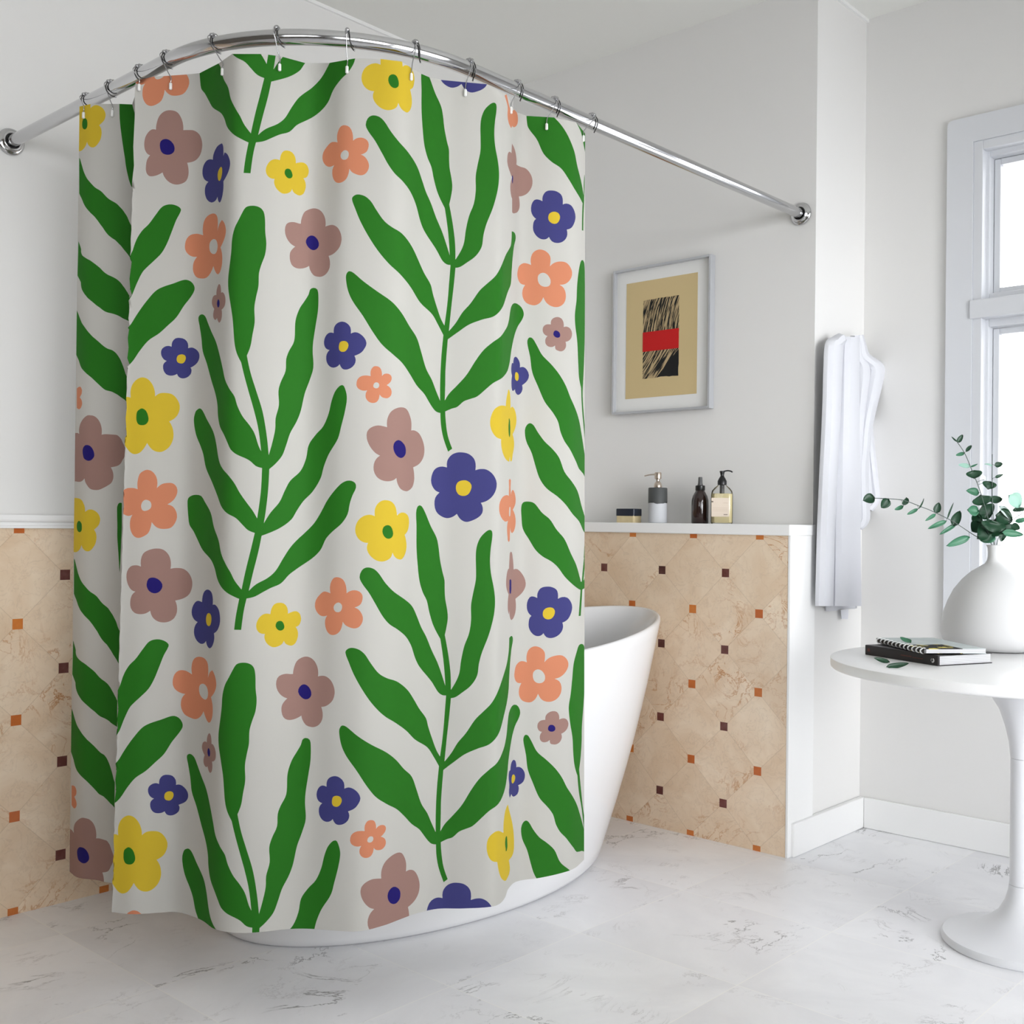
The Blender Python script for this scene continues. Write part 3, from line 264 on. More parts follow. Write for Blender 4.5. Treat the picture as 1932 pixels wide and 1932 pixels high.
TW_f2 = [[[1.2426, 0.3753, 1.7102], [1.2548, 0.3552, 1.7063], [1.2647, 0.3399, 1.7032], [1.2704, 0.3332, 1.7017], [1.2715, 0.3363, 1.702], [1.2684, 0.348, 1.7039], [1.263, 0.3647, 1.7067], [1.2701, 0.3537, 1.7045], [1.2749, 0.3477, 1.7032], [1.2756, 0.3502, 1.7034], [1.2716, 0.3627, 1.7055], [1.2634, 0.3838, 1.7091], [1.253, 0.41, 1.7137]], [[1.2427, 0.3758, 1.6794], [1.2552, 0.3575, 1.6758], [1.2655, 0.3442, 1.6731], [1.2716, 0.3394, 1.6719], [1.273, 0.3444, 1.6724], [1.2703, 0.3581, 1.6744], [1.2652, 0.3767, 1.6772], [1.2724, 0.3662, 1.6752], [1.2773, 0.3606, 1.674], [1.2781, 0.3637, 1.6743], [1.2741, 0.3767, 1.6764], [1.2661, 0.3984, 1.6799], [1.2558, 0.4251, 1.6843]], [[1.2428, 0.3764, 1.6395], [1.2556, 0.3596, 1.6363], [1.2661, 0.3477, 1.6339], [1.2725, 0.3443, 1.6329], [1.2741, 0.3508, 1.6335], [1.2717, 0.3659, 1.6356], [1.2669, 0.3861, 1.6384], [1.2746, 0.3779, 1.6367], [1.2799, 0.3748, 1.6358], [1.2811, 0.3802, 1.6364], [1.2776, 0.3958, 1.6385], [1.2701, 0.42, 1.6421], [1.2602, 0.4494, 1.6465]], [[1.2429, 0.3769, 1.6032], [1.257, 0.3674, 1.6009], [1.2688, 0.3627, 1.5994], [1.2765, 0.3665, 1.5991], [1.2795, 0.3803, 1.6004], [1.2785, 0.4029, 1.603], [1.2751, 0.4306, 1.6064], [1.2838, 0.4283, 1.6054], [1.2902, 0.431, 1.6051], [1.2925, 0.4425, 1.6062], [1.2902, 0.4643, 1.6088], [1.2838, 0.4951, 1.6128], [1.2752, 0.5312, 1.6176]], [[1.243, 0.3777, 1.5524], [1.2572, 0.3682, 1.5503], [1.269, 0.3634, 1.5489], [1.2767, 0.3673, 1.5487], [1.2797, 0.3811, 1.5499], [1.2786, 0.4037, 1.5523], [1.2752, 0.4314, 1.5554], [1.2837, 0.4276, 1.5543], [1.2898, 0.4289, 1.554], [1.2918, 0.4389, 1.5548], [1.2892, 0.4591, 1.5571], [1.2826, 0.4884, 1.5606], [1.2737, 0.5228, 1.5648]], [[1.2434, 0.3798, 1.4145], [1.2565, 0.3645, 1.4127], [1.2673, 0.354, 1.4113], [1.2739, 0.352, 1.4109], [1.2758, 0.36, 1.4113], [1.2737, 0.3766, 1.4127], [1.2692, 0.3983, 1.4146], [1.2771, 0.3916, 1.4136], [1.2826, 0.3899, 1.4132], [1.2841, 0.3968, 1.4137], [1.2809, 0.4139, 1.4151], [1.2737, 0.4398, 1.4174], [1.2641, 0.4708, 1.4202]], [[1.2437, 0.3813, 1.3202], [1.2565, 0.3645, 1.3188], [1.267, 0.3526, 1.3177], [1.2734, 0.3491, 1.3173], [1.275, 0.3557, 1.3176], [1.2726, 0.3708, 1.3186], [1.2678, 0.391, 1.3199], [1.2754, 0.3823, 1.3191], [1.2806, 0.3787, 1.3187], [1.2817, 0.3837, 1.319], [1.2782, 0.3987, 1.32], [1.2705, 0.4225, 1.3216], [1.2606, 0.4514, 1.3235]], [[1.2438, 0.3822, 1.2621], [1.2564, 0.3639, 1.261], [1.2666, 0.3506, 1.2601], [1.2727, 0.3457, 1.2598], [1.2741, 0.3508, 1.26], [1.2714, 0.3645, 1.2606], [1.2664, 0.3831, 1.2616], [1.2739, 0.3745, 1.261], [1.2792, 0.3709, 1.2607], [1.2803, 0.3758, 1.2609], [1.2767, 0.3909, 1.2617], [1.2691, 0.4146, 1.263], [1.2591, 0.4434, 1.2645]], [[1.2441, 0.3836, 1.1696], [1.2567, 0.3654, 1.169], [1.2669, 0.352, 1.1686], [1.273, 0.3471, 1.1684], [1.2744, 0.3522, 1.1685], [1.2717, 0.3659, 1.1689], [1.2666, 0.3846, 1.1695], [1.2743, 0.3764, 1.1692], [1.2796, 0.3732, 1.169], [1.2808, 0.3787, 1.1692], [1.2773, 0.3942, 1.1696], [1.2698, 0.4185, 1.1704], [1.2599, 0.4478, 1.1712]], [[1.2454, 0.3908, 1.0826], [1.2578, 0.3715, 1.0825], [1.2678, 0.3571, 1.0824], [1.2738, 0.3513, 1.0824], [1.275, 0.3554, 1.0824], [1.2721, 0.3682, 1.0826], [1.2669, 0.3859, 1.0827], [1.2747, 0.3787, 1.0827], [1.2802, 0.3765, 1.0827], [1.2816, 0.383, 1.0828], [1.2783, 0.3995, 1.0829], [1.2709, 0.4247, 1.0831], [1.2613, 0.4551, 1.0834]], [[1.246, 0.3942, 1.0518], [1.2579, 0.372, 1.0518], [1.2674, 0.3547, 1.0518], [1.2728, 0.346, 1.0519], [1.2735, 0.3473, 1.0519], [1.2701, 0.3571, 1.0519], [1.2643, 0.3719, 1.0519], [1.2714, 0.3604, 1.0519], [1.276, 0.3538, 1.0519], [1.2766, 0.3559, 1.052], [1.2725, 0.3679, 1.052], [1.2643, 0.3886, 1.052], [1.2538, 0.4143, 1.0519]]]
TW_f3 = [[[1.234, 0.4728, 1.4331], [1.2453, 0.4537, 1.431], [1.2541, 0.4396, 1.4294], [1.2589, 0.4341, 1.4287], [1.2591, 0.4387, 1.4291], [1.2551, 0.4519, 1.4303], [1.2488, 0.4703, 1.4321], [1.2557, 0.4597, 1.4309], [1.2602, 0.4541, 1.4302], [1.2607, 0.4573, 1.4304], [1.2564, 0.4705, 1.4317], [1.2481, 0.4925, 1.4338], [1.2375, 0.5196, 1.4365]], [[1.2332, 0.4685, 1.3255], [1.2449, 0.4519, 1.3241], [1.2543, 0.4402, 1.3231], [1.2595, 0.4372, 1.3228], [1.2601, 0.4443, 1.3232], [1.2566, 0.46, 1.3242], [1.2507, 0.4809, 1.3256], [1.258, 0.4723, 1.3248], [1.2629, 0.4687, 1.3244], [1.2637, 0.4738, 1.3247], [1.2598, 0.4891, 1.3257], [1.2519, 0.5133, 1.3273], [1.2417, 0.5426, 1.3294]], [[1.2335, 0.4699, 1.2294], [1.2455, 0.4553, 1.2286], [1.2552, 0.4456, 1.228], [1.2609, 0.4446, 1.2279], [1.2618, 0.4536, 1.2282], [1.2587, 0.4714, 1.229], [1.2532, 0.4944, 1.23], [1.2608, 0.4877, 1.2296], [1.2661, 0.4861, 1.2294], [1.2673, 0.4933, 1.2297], [1.2638, 0.5107, 1.2304], [1.2563, 0.537, 1.2315], [1.2465, 0.5686, 1.2329]], [[1.2337, 0.4711, 1.1536], [1.246, 0.458, 1.1532], [1.256, 0.4498, 1.153], [1.2619, 0.4502, 1.153], [1.2631, 0.4607, 1.1532], [1.2603, 0.4801, 1.1537], [1.2551, 0.5046, 1.1543], [1.2629, 0.4989, 1.1541], [1.2683, 0.4983, 1.1541], [1.2697, 0.5065, 1.1543], [1.2664, 0.525, 1.1547], [1.2591, 0.5524, 1.1554], [1.2495, 0.5851, 1.1563]], [[1.2338, 0.4717, 1.1148], [1.2453, 0.4541, 1.1145], [1.2545, 0.4415, 1.1143], [1.2596, 0.4375, 1.1143], [1.2599, 0.4435, 1.1144], [1.2563, 0.4583, 1.1146], [1.2502, 0.4781, 1.1149], [1.2573, 0.4685, 1.1148], [1.262, 0.4639, 1.1147], [1.2626, 0.4681, 1.1148], [1.2586, 0.4824, 1.115], [1.2505, 0.5055, 1.1154], [1.2401, 0.5337, 1.1158]]]
SKY = 5.0; GLOW = 18.0; GLOWN = 50.; GLOWDIR = (1., -.38, .05); RWIN = (-2.0, -.1, .12, 2.35); QWIN = (-4.2, -2.15, .85, 2.2); PWIN = (2.2, 3.7, 1.3, 2.35); EXPO = 0.17; CLOTHK = .72
# ------------------------------------------------------------------ materials
def plaster(name, c):
    m = mat(name, c, .85, spec=.25); t = NT(m)
    n = t.noise(t.coords(), 90., 3.)[0]; t.bump(n, .05, .001)
    n2 = t.noise(t.coords(), 1.7, 3.)[0]
    t.base(t.mix(t.math('MULTIPLY', n2, .06), c, (c[0]*.8, c[1]*.8, c[2]*.78, 1)))
    return m
M_wall = plaster('white wall paint', col(226, 225, 223))
M_ceil = plaster('white ceiling paint', col(232, 232, 228))
M_trim = mat('white satin trim paint', col(236, 236, 235), .4)
M_win = mat('window frame paint', col(214, 216, 220), .35)
M_cer = mat('glossy white tub acrylic', col(222, 222, 223), .16, spec=.5)
M_table = mat('white lacquer', col(246, 246, 246), .3)
M_vase = mat('matte white ceramic', col(208, 208, 208), .6)
M_chrome = mat('polished chrome', (.58, .58, .59, 1), .11, 1.)
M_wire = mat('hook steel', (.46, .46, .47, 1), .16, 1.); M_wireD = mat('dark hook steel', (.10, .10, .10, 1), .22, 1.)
M_dark = mat('dark rubber', (.02, .02, .02, 1), .5)
M_towel = mat('white towelling', col(212, 213, 218), .95, spec=.1)
_t = NT(M_towel); _t.bump(_t.noise(_t.coords(), 420., 2.)[0], .25, .001)

def tile_mat(name, axis, phase, zphase):
    """diamond-laid cream marble with small square insets, laid out in metres on the wall"""
    m = mat(name, (1, 1, 1, 1), .28, spec=.5); t = NT(m)
    co = t.coords(); s = t.sep(co)
    u = t.math('DIVIDE', t.math('SUBTRACT', s[axis], phase), PT)
    w = t.math('DIVIDE', t.math('SUBTRACT', s[2], zphase), PT)
    a = t.math('ADD', u, w); b = t.math('SUBTRACT', u, w)
    fa = t.math('FLOOR', a); fb = t.math('FLOOR', b)
    cell = t.comb(fa, fb, 3.)
    wn = t.white(cell)
    # veins: every tile samples its own piece of stone
    shift = t.vadd(t.vadd(wn['Color'], (9., 9., 9.), 'MULTIPLY'), t.comb(u, w, 0.))
    n1 = t.noise(shift, 1.6, 6., .6, .9)[0]
    c = t.mix(t.math('SUBTRACT', t.math('MULTIPLY', n1, 2.2), .6), col(232, 214, 190), col(214, 187, 156))
    v = t.math('ABSOLUTE', t.math('SUBTRACT', t.noise(shift, 2.3, 7., .62, 1.6)[0], .5))
    vein = t.math('SUBTRACT', 1., t.math('MULTIPLY', v, 38.)); vein = t.math('MAXIMUM', vein, 0.)
    patch = t.math('MAXIMUM', t.math('MULTIPLY', t.math('SUBTRACT', t.noise(shift, 1.1, 2.)[0], .5), 5.), 0.)
    patch = t.math('MINIMUM', patch, 1.)
    c = t.mix(t.math('MULTIPLY', t.math('MULTIPLY', vein, patch), .95), c, col(178, 112, 44))
    v2 = t.math('ABSOLUTE', t.math('SUBTRACT', t.noise(shift, 5.1, 6., .6, 1.)[0], .5))
    vein2 = t.math('MAXIMUM', t.math('SUBTRACT', 1., t.math('MULTIPLY', v2, 45.)), 0.)
    c = t.mix(t.math('MULTIPLY', vein2, .17), c, col(150, 125, 105))
    c = t.mix(t.math('MULTIPLY', t.math('SUBTRACT', wn['Value'], .3), .22), c, col(198, 172, 142))
    # thin joints along the diagonals
    def dist(x): return t.math('ABSOLUTE', t.math('SUBTRACT', t.math('FRACT', t.math('ADD', x, .5)), .5))
    j = t.math('MINIMUM', dist(a), dist(b))
    joint = t.math('LESS_THAN', j, .006)
    c = t.mix(t.math('MULTIPLY', joint, .22), c, col(140, 112, 86))
    # square insets
    def sq(du, dw):
        x = dist(t.math('ADD', u, du)); y = dist(t.math('ADD', w, dw))
        return t.math('LESS_THAN', t.math('MAXIMUM', x, y), .055)
    row = t.math('FLOOR', t.math('ADD', w, .5))
    q = t.white(t.comb(t.math('FLOOR', t.math('ADD', u, .5)), row, 1.))['Value']
    orange = t.mix(t.math('MULTIPLY', t.noise(co, 60., 3.)[0], .5), t.mix(q, col(190, 98, 42), col(214, 132, 58)), col(150, 70, 30))
    c = t.mix(sq(0., 0.), c, orange)
    q2 = t.white(t.comb(t.math('FLOOR', u), t.math('FLOOR', w), 2.))['Value']
    dark = t.mix(q2, col(66, 36, 34), col(104, 52, 46))
    dark = t.mix(t.math('MULTIPLY', t.math('SUBTRACT', t.noise(co, 45., 5.)[0], .45), 1.2), dark, col(140, 100, 96))
    c = t.mix(sq(.5, .5), c, dark)
    t.base(c)
    return m
M_tileL = tile_mat('cream diamond tile left wall', 1, -1.9206, .0049)
M_tileR = tile_mat('cream diamond tile back wall', 0, .8520, .0040)

# marble floor
M_floor = mat('white marble floor', (1, 1, 1, 1), .35, spec=.45)
t = NT(M_floor); co = t.coords(); s = t.sep(co)
TP = .4655
gx = t.math('DIVIDE', t.math('SUBTRACT', s[0], 1.618), TP); gy = t.math('DIVIDE', t.math('ADD', s[1], 1.8940), TP)
cell = t.white(t.comb(t.math('FLOOR', gx), t.math('FLOOR', gy), 0.))
shift = t.vadd(t.vadd(cell['Color'], (6., 6., 0.), 'MULTIPLY'), co)
n = t.noise(shift, 2.2, 6., .6, .6)[0]
c = t.mix(t.ramp(n, [(.35, (0, 0, 0)), (.7, (1, 1, 1))]), col(241, 241, 243), col(226, 226, 229))
stretch = t.vadd(shift, (1., .55, 1.), 'MULTIPLY')
v = t.math('ABSOLUTE', t.math('SUBTRACT', t.noise(stretch, 2.6, 8., .66, .9)[0], .5))
vein = t.math('MAXIMUM', t.math('SUBTRACT', 1., t.math('MULTIPLY', v, 115.)), 0.)
gate = t.ramp(t.noise(shift, 3.1, 3.)[0], [(.54, (0, 0, 0)), (.62, (1, 1, 1))])
c = t.mix(t.math('MULTIPLY', t.math('MULTIPLY', vein, gate), .8), c, col(84, 80, 80))
v = t.math('ABSOLUTE', t.math('SUBTRACT', t.noise(t.vadd(stretch, (3., 7., 0.)), 6.5, 8., .7, 1.2)[0], .5))
vein = t.math('MAXIMUM', t.math('SUBTRACT', 1., t.math('MULTIPLY', v, 70.)), 0.)
gate2 = t.ramp(t.noise(shift, 7., 2.)[0], [(.52, (0, 0, 0)), (.68, (1, 1, 1))])
c = t.mix(t.math('MULTIPLY', t.math('MULTIPLY', vein, gate2), .38), c, col(120, 116, 114))
speck = t.ramp(t.noise(t.vadd(co, (2., .9, 1.), 'MULTIPLY'), 42., 3., .6)[0], [(.70, (0, 0, 0)), (.76, (1, 1, 1))])
c = t.mix(t.math('MULTIPLY', t.math('MULTIPLY', speck, gate), .6), c, col(92, 86, 84))
def dist(x): return t.math('ABSOLUTE', t.math('SUBTRACT', t.math('FRACT', t.math('ADD', x, .5)), .5))
j = t.math('LESS_THAN', t.math('MINIMUM', dist(gx), dist(gy)), .0030)
c = t.mix(t.math('MULTIPLY', j, .55), c, col(246, 245, 240))
t.base(c)

# ------------------------------------------------------------------ the room
def struct(name, bm, m, parent=None, smooth=False, label=None):
    o = obj(name, bm, m, parent, smooth, label)
    o['kind'] = 'structure'
    return o
TH = .25
struct('floor', B(BX-TH, XR+TH, YB-TH, WY+TH, -.1, 0), M_floor)
struct('ceiling', B(BX-TH, XR+TH, YB-TH, WY+TH, H, H+.1), M_ceil)
struct('wall_left', B(BX-TH, BX, YB-TH, WY+TH, 0, H), M_wall)
# the picture wall is a projecting block; its right face holds the towel
struct('wall_back', B(BX, X1, AY, WY+TH, 0, H, ), M_wall)
# window wall with an opening
WX0, WX1, WZ0, WZ1 = 1.5905, 2.75, .575, 2.3345
bm = bmesh.new()
box(bm, X1, WX0, WY, WY+TH, 0, H); box(bm, WX1, XR+TH, WY, WY+TH, 0, H)
box(bm, WX0, WX1, WY, WY+TH, 0, WZ0); box(bm, WX0, WX1, WY, WY+TH, WZ1, H)
struct('wall_window', bm, M_wall)
# right wall and rear wall; the near and rear windows are added to light the room
RY0, RY1, RZ0, RZ1 = RWIN
bm = bmesh.new()
QY0, QY1, QZ0, QZ1 = QWIN
box(bm, XR, XR+TH, YB-TH, QY0, 0, H); box(bm, XR, XR+TH, QY1, RY0, 0, H); box(bm, XR, XR+TH, RY1, WY, 0, H)
box(bm, XR, XR+TH, QY0, QY1, 0, QZ0); box(bm, XR, XR+TH, QY0, QY1, QZ1, H)
box(bm, XR, XR+TH, RY0, RY1, 0, RZ0); box(bm, XR, XR+TH, RY0, RY1, RZ1, H)
struct('wall_right', bm, M_wall)
M_rear = plaster('warm grey rear wall to cut bounce', col(120, 114, 106))  # unseen wall, its grey picked to cut bounce light and raise contrast
PX0, PX1, PZ0, PZ1 = PWIN
bm = bmesh.new()
box(bm, BX, PX0, YB-TH, YB, 0, H); box(bm, PX1, XR, YB-TH, YB, 0, H)
box(bm, PX0, PX1, YB-TH, YB, 0, PZ0); box(bm, PX0, PX1, YB-TH, YB, PZ1, H)
struct('wall_rear', bm, M_rear)

# tiled half walls with white caps
hl = struct('wall_left_dado', B(BX, 0, YB, 0, 0, LEDGE), M_tileL)
hb = struct('wall_back_dado', B(0, X1, 0, AY, 0, LEDGE), [M_tileR])
prof = [(0, 1.0245), (.011, 1.0245), (.011, 1.031), (.006, 1.0325), (.006, 1.0405), (.016, 1.0425), (.018, 1.047), (.018, 1.0585), (.0165, 1.0602), (-.16, 1.0602), (-.16, 1.0245)]
def capL(y0, y1):
    bm = bmesh.new(); a = [bm.verts.new((x, y0, z)) for x, z in prof]; b = [bm.verts.new((x, y1, z)) for x, z in prof]
    n = len(prof); bm.faces.new(a); bm.faces.new(b[::-1])
    for i in range(n): bm.faces.new((a[i], b[i], b[(i+1)%n], a[(i+1)%n]))
    return bm
struct('trim_1', capL(YB, -.001), M_trim)
struct('trim_2', B(0, X1+.012, -.012, AY-.001, LEDGE, CAPZ, bev=.003), M_trim)
struct('trim_3', B(X1, X1+.010, -.001, AY, 0, LEDGE, bev=.002), M_trim)       # white end of the half wall
# thin white bead under the ceiling
struct('trim_4', B(BX, BX+.009, YB, AY, H-.012, H), M_trim)
struct('trim_5', B(X1, X1+.009, AY, WY, H-.012, H), M_trim)
# skirting
def skirt(x0, x1, y0, y1, ax):
    bm = box(bmesh.new(), x0, x1, y0, y1, 0, .107, bev=.004)
    return bm
struct('baseboard_side', skirt(X1+.0005, X1+.022, .018, WY, 0), M_trim)
struct('baseboard_window', skirt(X1+.022, XR, WY-.014, WY-.0005, 1), M_trim)
struct('baseboard_right', skirt(XR-.014, XR-.0005, YB, WY-.015, 1), M_trim)

# ------------------------------------------------------------------ windows
M_glass = bpy.data.materials.new('window glass'); M_glass.use_nodes = True
nt = M_glass.node_tree; nt.nodes.remove(nt.nodes['Principled BSDF'])
tr = nt.nodes.new('ShaderNodeBsdfTransparent'); gl = nt.nodes.new('ShaderNodeBsdfGlossy'); gl.inputs['Roughness'].default_value = .02
fr = nt.nodes.new('ShaderNodeFresnel'); fr.inputs[0].default_value = 1.3; mx = nt.nodes.new('ShaderNodeMixShader')
nt.links.new(fr.outputs[0], mx.inputs[0]); nt.links.new(tr.outputs[0], mx.inputs[1]); nt.links.new(gl.outputs[0], mx.inputs[2])
nt.links.new(mx.outputs[0], nt.nodes['Material Output'].inputs[0])

def frame_ring(x0, x1, z0, z1, w, y0, y1, bm=None, bev=.002):
    bm = bm or bmesh.new()
    for a in ((x0, x0+w, z0, z1), (x1-w, x1, z0, z1), (x0+w, x1-w, z0, z0+w), (x0+w, x1-w, z1-w, z1)):
        box(bm, a[0], a[1], y0, y1, a[2], a[3], bev=bev)
    return bm
win = bpy.data.objects.new('window_1', None); C.objects.link(win); win['kind'] = 'structure'
win['label'] = 'tall white casement window with a transom, bright sky outside'
bm = bmesh.new()                       # casing with a rounded outer corner
cw = WX0-1.5055
def arc_poly(x0, x1, z0, z1, r, n=8):
    P = []
    for cx, cz, a0 in ((x1-r, z1-r, 0), (x0+r, z1-r, PI/2)):
        for i in range(n+1): P.append((cx+r*math.cos(a0+PI/2*i/n), cz+r*math.sin(a0+PI/2*i/n)))
    return P
O = [(WX1+cw, WZ0-.02)] + arc_poly(WX0-cw, WX1+cw, WZ0-.02, WZ1+cw, .02) + [(WX0-cw, WZ0-.02)]
I = [(WX1, WZ0-.02)] + [(WX1, WZ1)]*9 + [(WX0, WZ1)]*9 + [(WX0, WZ0-.02)]
vo = [bm.verts.new((x, WY-.016, z)) for x, z in O]; vi = [bm.verts.new((x, WY-.013, z)) for x, z in I]
wo = [bm.verts.new((x, WY+.002, z)) for x, z in O]; wi = [bm.verts.new((x, WY+.002, z)) for x, z in I]
for k in range(len(O)-1):
    for a, b in ((vo, vi), (wo, vo), (vi, wi)):
        try: bm.faces.new((a[k], a[k+1], b[k+1], b[k]))
        except ValueError: pass
bmesh.ops.remove_doubles(bm, verts=bm.verts, dist=1e-5)
struct('window_casing', bm, M_win, win)
# fixed frame, transom and sashes
bm = frame_ring(WX0, WX1, WZ0, WZ1, .030, WY-.008, WY+.10)
box(bm, WX0-.006, WX1+.006, WY-.020, WY+.10, 1.7467, 1.8081, bev=.003)
box(bm, 2.14, 2.20, WY-.008, WY+.10, WZ0, WZ1, bev=.002)
struct('window_frame', bm, M_win, win)
for z0, z1 in ((WZ0+.02, 1.7500), (1.8050, WZ1-.02)):
    for x0, x1 in ((WX0+.012, 2.155), (2.185, WX1-.012)):
        bm = frame_ring(x0, x1, z0, z1, .028, WY+.03, WY+.09)
        frame_ring(x0+.03, x1-.03, z0+.03, z1-.03, .020, WY+.065, WY+.10, bm)
        sh = struct('window_sash', bm, M_win, win)
        struct('window_pane', B(x0+.045, x1-.045, WY+.08, WY+.084, z0+.045, z1-.045), M_glass, sh)
struct('window_sill', B(WX0-cw, WX1+cw, WY-.022, WY+.02, WZ0-.045, WZ0-.020, bev=.003), M_win, win)
def off_window(name, horizontal, a0, a1, z0, z1, plane, lab):
    w = bpy.data.objects.new(name, None); C.objects.link(w); w['kind'] = 'structure'; w['label'] = lab
    bm = bmesh.new(); n = 3
    def bx(u0, u1, v0, v1):
        if horizontal: box(bm, u0, u1, plane[0], plane[1], v0, v1, bev=.002)
        else: box(bm, plane[0], plane[1], u0, u1, v0, v1, bev=.002)
    bx(a0, a1, z0, z0+.06); bx(a0, a1, z1-.06, z1)
    for i in range(n+1):
        u = a0+(a1-a0-.06)*i/n; bx(u, u+.06, z0, z1)
    bx(a0, a1, 1.75, 1.81)
    struct('window_frame', bm, M_win, w)
    if horizontal: bm = B(a0, a1, (plane[0]+plane[1])/2-.002, (plane[0]+plane[1])/2+.002, z0, z1)
    else: bm = B((plane[0]+plane[1])/2-.002, (plane[0]+plane[1])/2+.002, a0, a1, z0, z1)
    struct('window_pane', bm, M_glass, w)
off_window('window_2', False, RY0, RY1, RZ0, RZ1, (XR+.08, XR+.14), 'wide white window on the right wall')

off_window('window_fill_near', False, QY0, QY1, QZ0, QZ1, (XR+.08, XR+.14), 'smaller white window added for light on the right wall, nearer the viewer')  # unseen opening added to throw light onto the left wall
off_window('window_fill_rear', True, PX0, PX1, PZ0, PZ1, (YB-.14, YB-.08), 'white window added behind the viewer for fill light')  # unseen opening added as fill from behind the camera
# ------------------------------------------------------------------ curtain rod
RODZ = 2.097; RC = (.683, -1.4185); RR = .473; RAD = .0167
def rodpath():
    P = [(BX, -1.8915, RODZ)]
    P += [(BX+(RC[0]-BX)*k/10, -1.8915, RODZ) for k in range(1, 10)]
    P += [(RC[0]+RR*math.cos(a), RC[1]+RR*math.sin(a), RODZ) for a in [-PI/2+PI/2*k/32 for k in range(33)]]
    P += [(RC[0]+RR, RC[1]+(AY-RC[1])*k/16, RODZ) for k in range(1, 17)]
    return P
rod = thing('shower_curtain_rod', 'curved chrome curtain rod bending from the left wall to the back wall', 'curtain rod', (0, 0, 0))
obj('rod_tube', sweep(rodpath(), RAD, 28), M_chrome, rod, 'auto')
fl = [(.0, 0), (.036, 0), (.0375, .003), (.036, .007), (.031, .0095), (.0275, .010), (.0255, .016), (.0235, .0175), (.021, .0165), (.0195, .009)]
def flange(mtx):
    bm = lathe(fl, 40, close_bottom=False); bmesh.ops.remove_doubles(bm, verts=bm.verts, dist=1e-6)
    bmesh.ops.transform(bm, matrix=mtx, verts=bm.verts)
    return obj('wall_flange', bm, M_chrome, rod, True)
def gasket(mtx, par):
    bm = lathe([(.0165, .006), (.0196, .006), (.0196, .0085), (.0165, .0085)], 32, close_bottom=False)
    bmesh.ops.transform(bm, matrix=mtx, verts=bm.verts); return obj('rubber_gasket', bm, M_dark, par)
mL = Matrix.Translation((BX, -1.8915, RODZ)) @ Matrix.Rotation(PI/2, 4, 'Y')
mR = Matrix.Translation((RC[0]+RR, AY, RODZ)) @ Matrix.Rotation(PI/2, 4, 'X')
gasket(mL, flange(mL)); gasket(mR, flange(mR))

# ------------------------------------------------------------------ shower curtain
ZT, ZB = 2.056, .178
PERIOD = .9775
kn = np.array(KNOTS)
def hermite(x, y, xi):
    h = np.diff(x); d = np.diff(y)/h; m = np.zeros_like(y); m[0] = d[0]; m[-1] = d[-1]
    m[1:-1] = (d[:-1]*h[:-1]+d[1:]*h[1:])/(h[:-1]+h[1:])
    i = np.clip(np.searchsorted(x, xi)-1, 0, len(x)-2); t = (xi-x[i])/h[i]
    return (2*t**3-3*t**2+1)*y[i]+(t**3-2*t**2+t)*h[i]*m[i]+(-2*t**3+3*t**2)*y[i+1]+(t**3-t**2)*h[i]*m[i+1]
def curtain_points(tau, z):
    a = np.stack([hermite(kn[:, 0], kn[:, k], tau) for k in range(1, 5)], -1)
    v = ((ZT-z)/(ZT-ZB))[:, None]
    xy = a[:, :2]*(1-v)+a[:, 2:]*v
    return np.concatenate([xy, z[:, None]], 1)

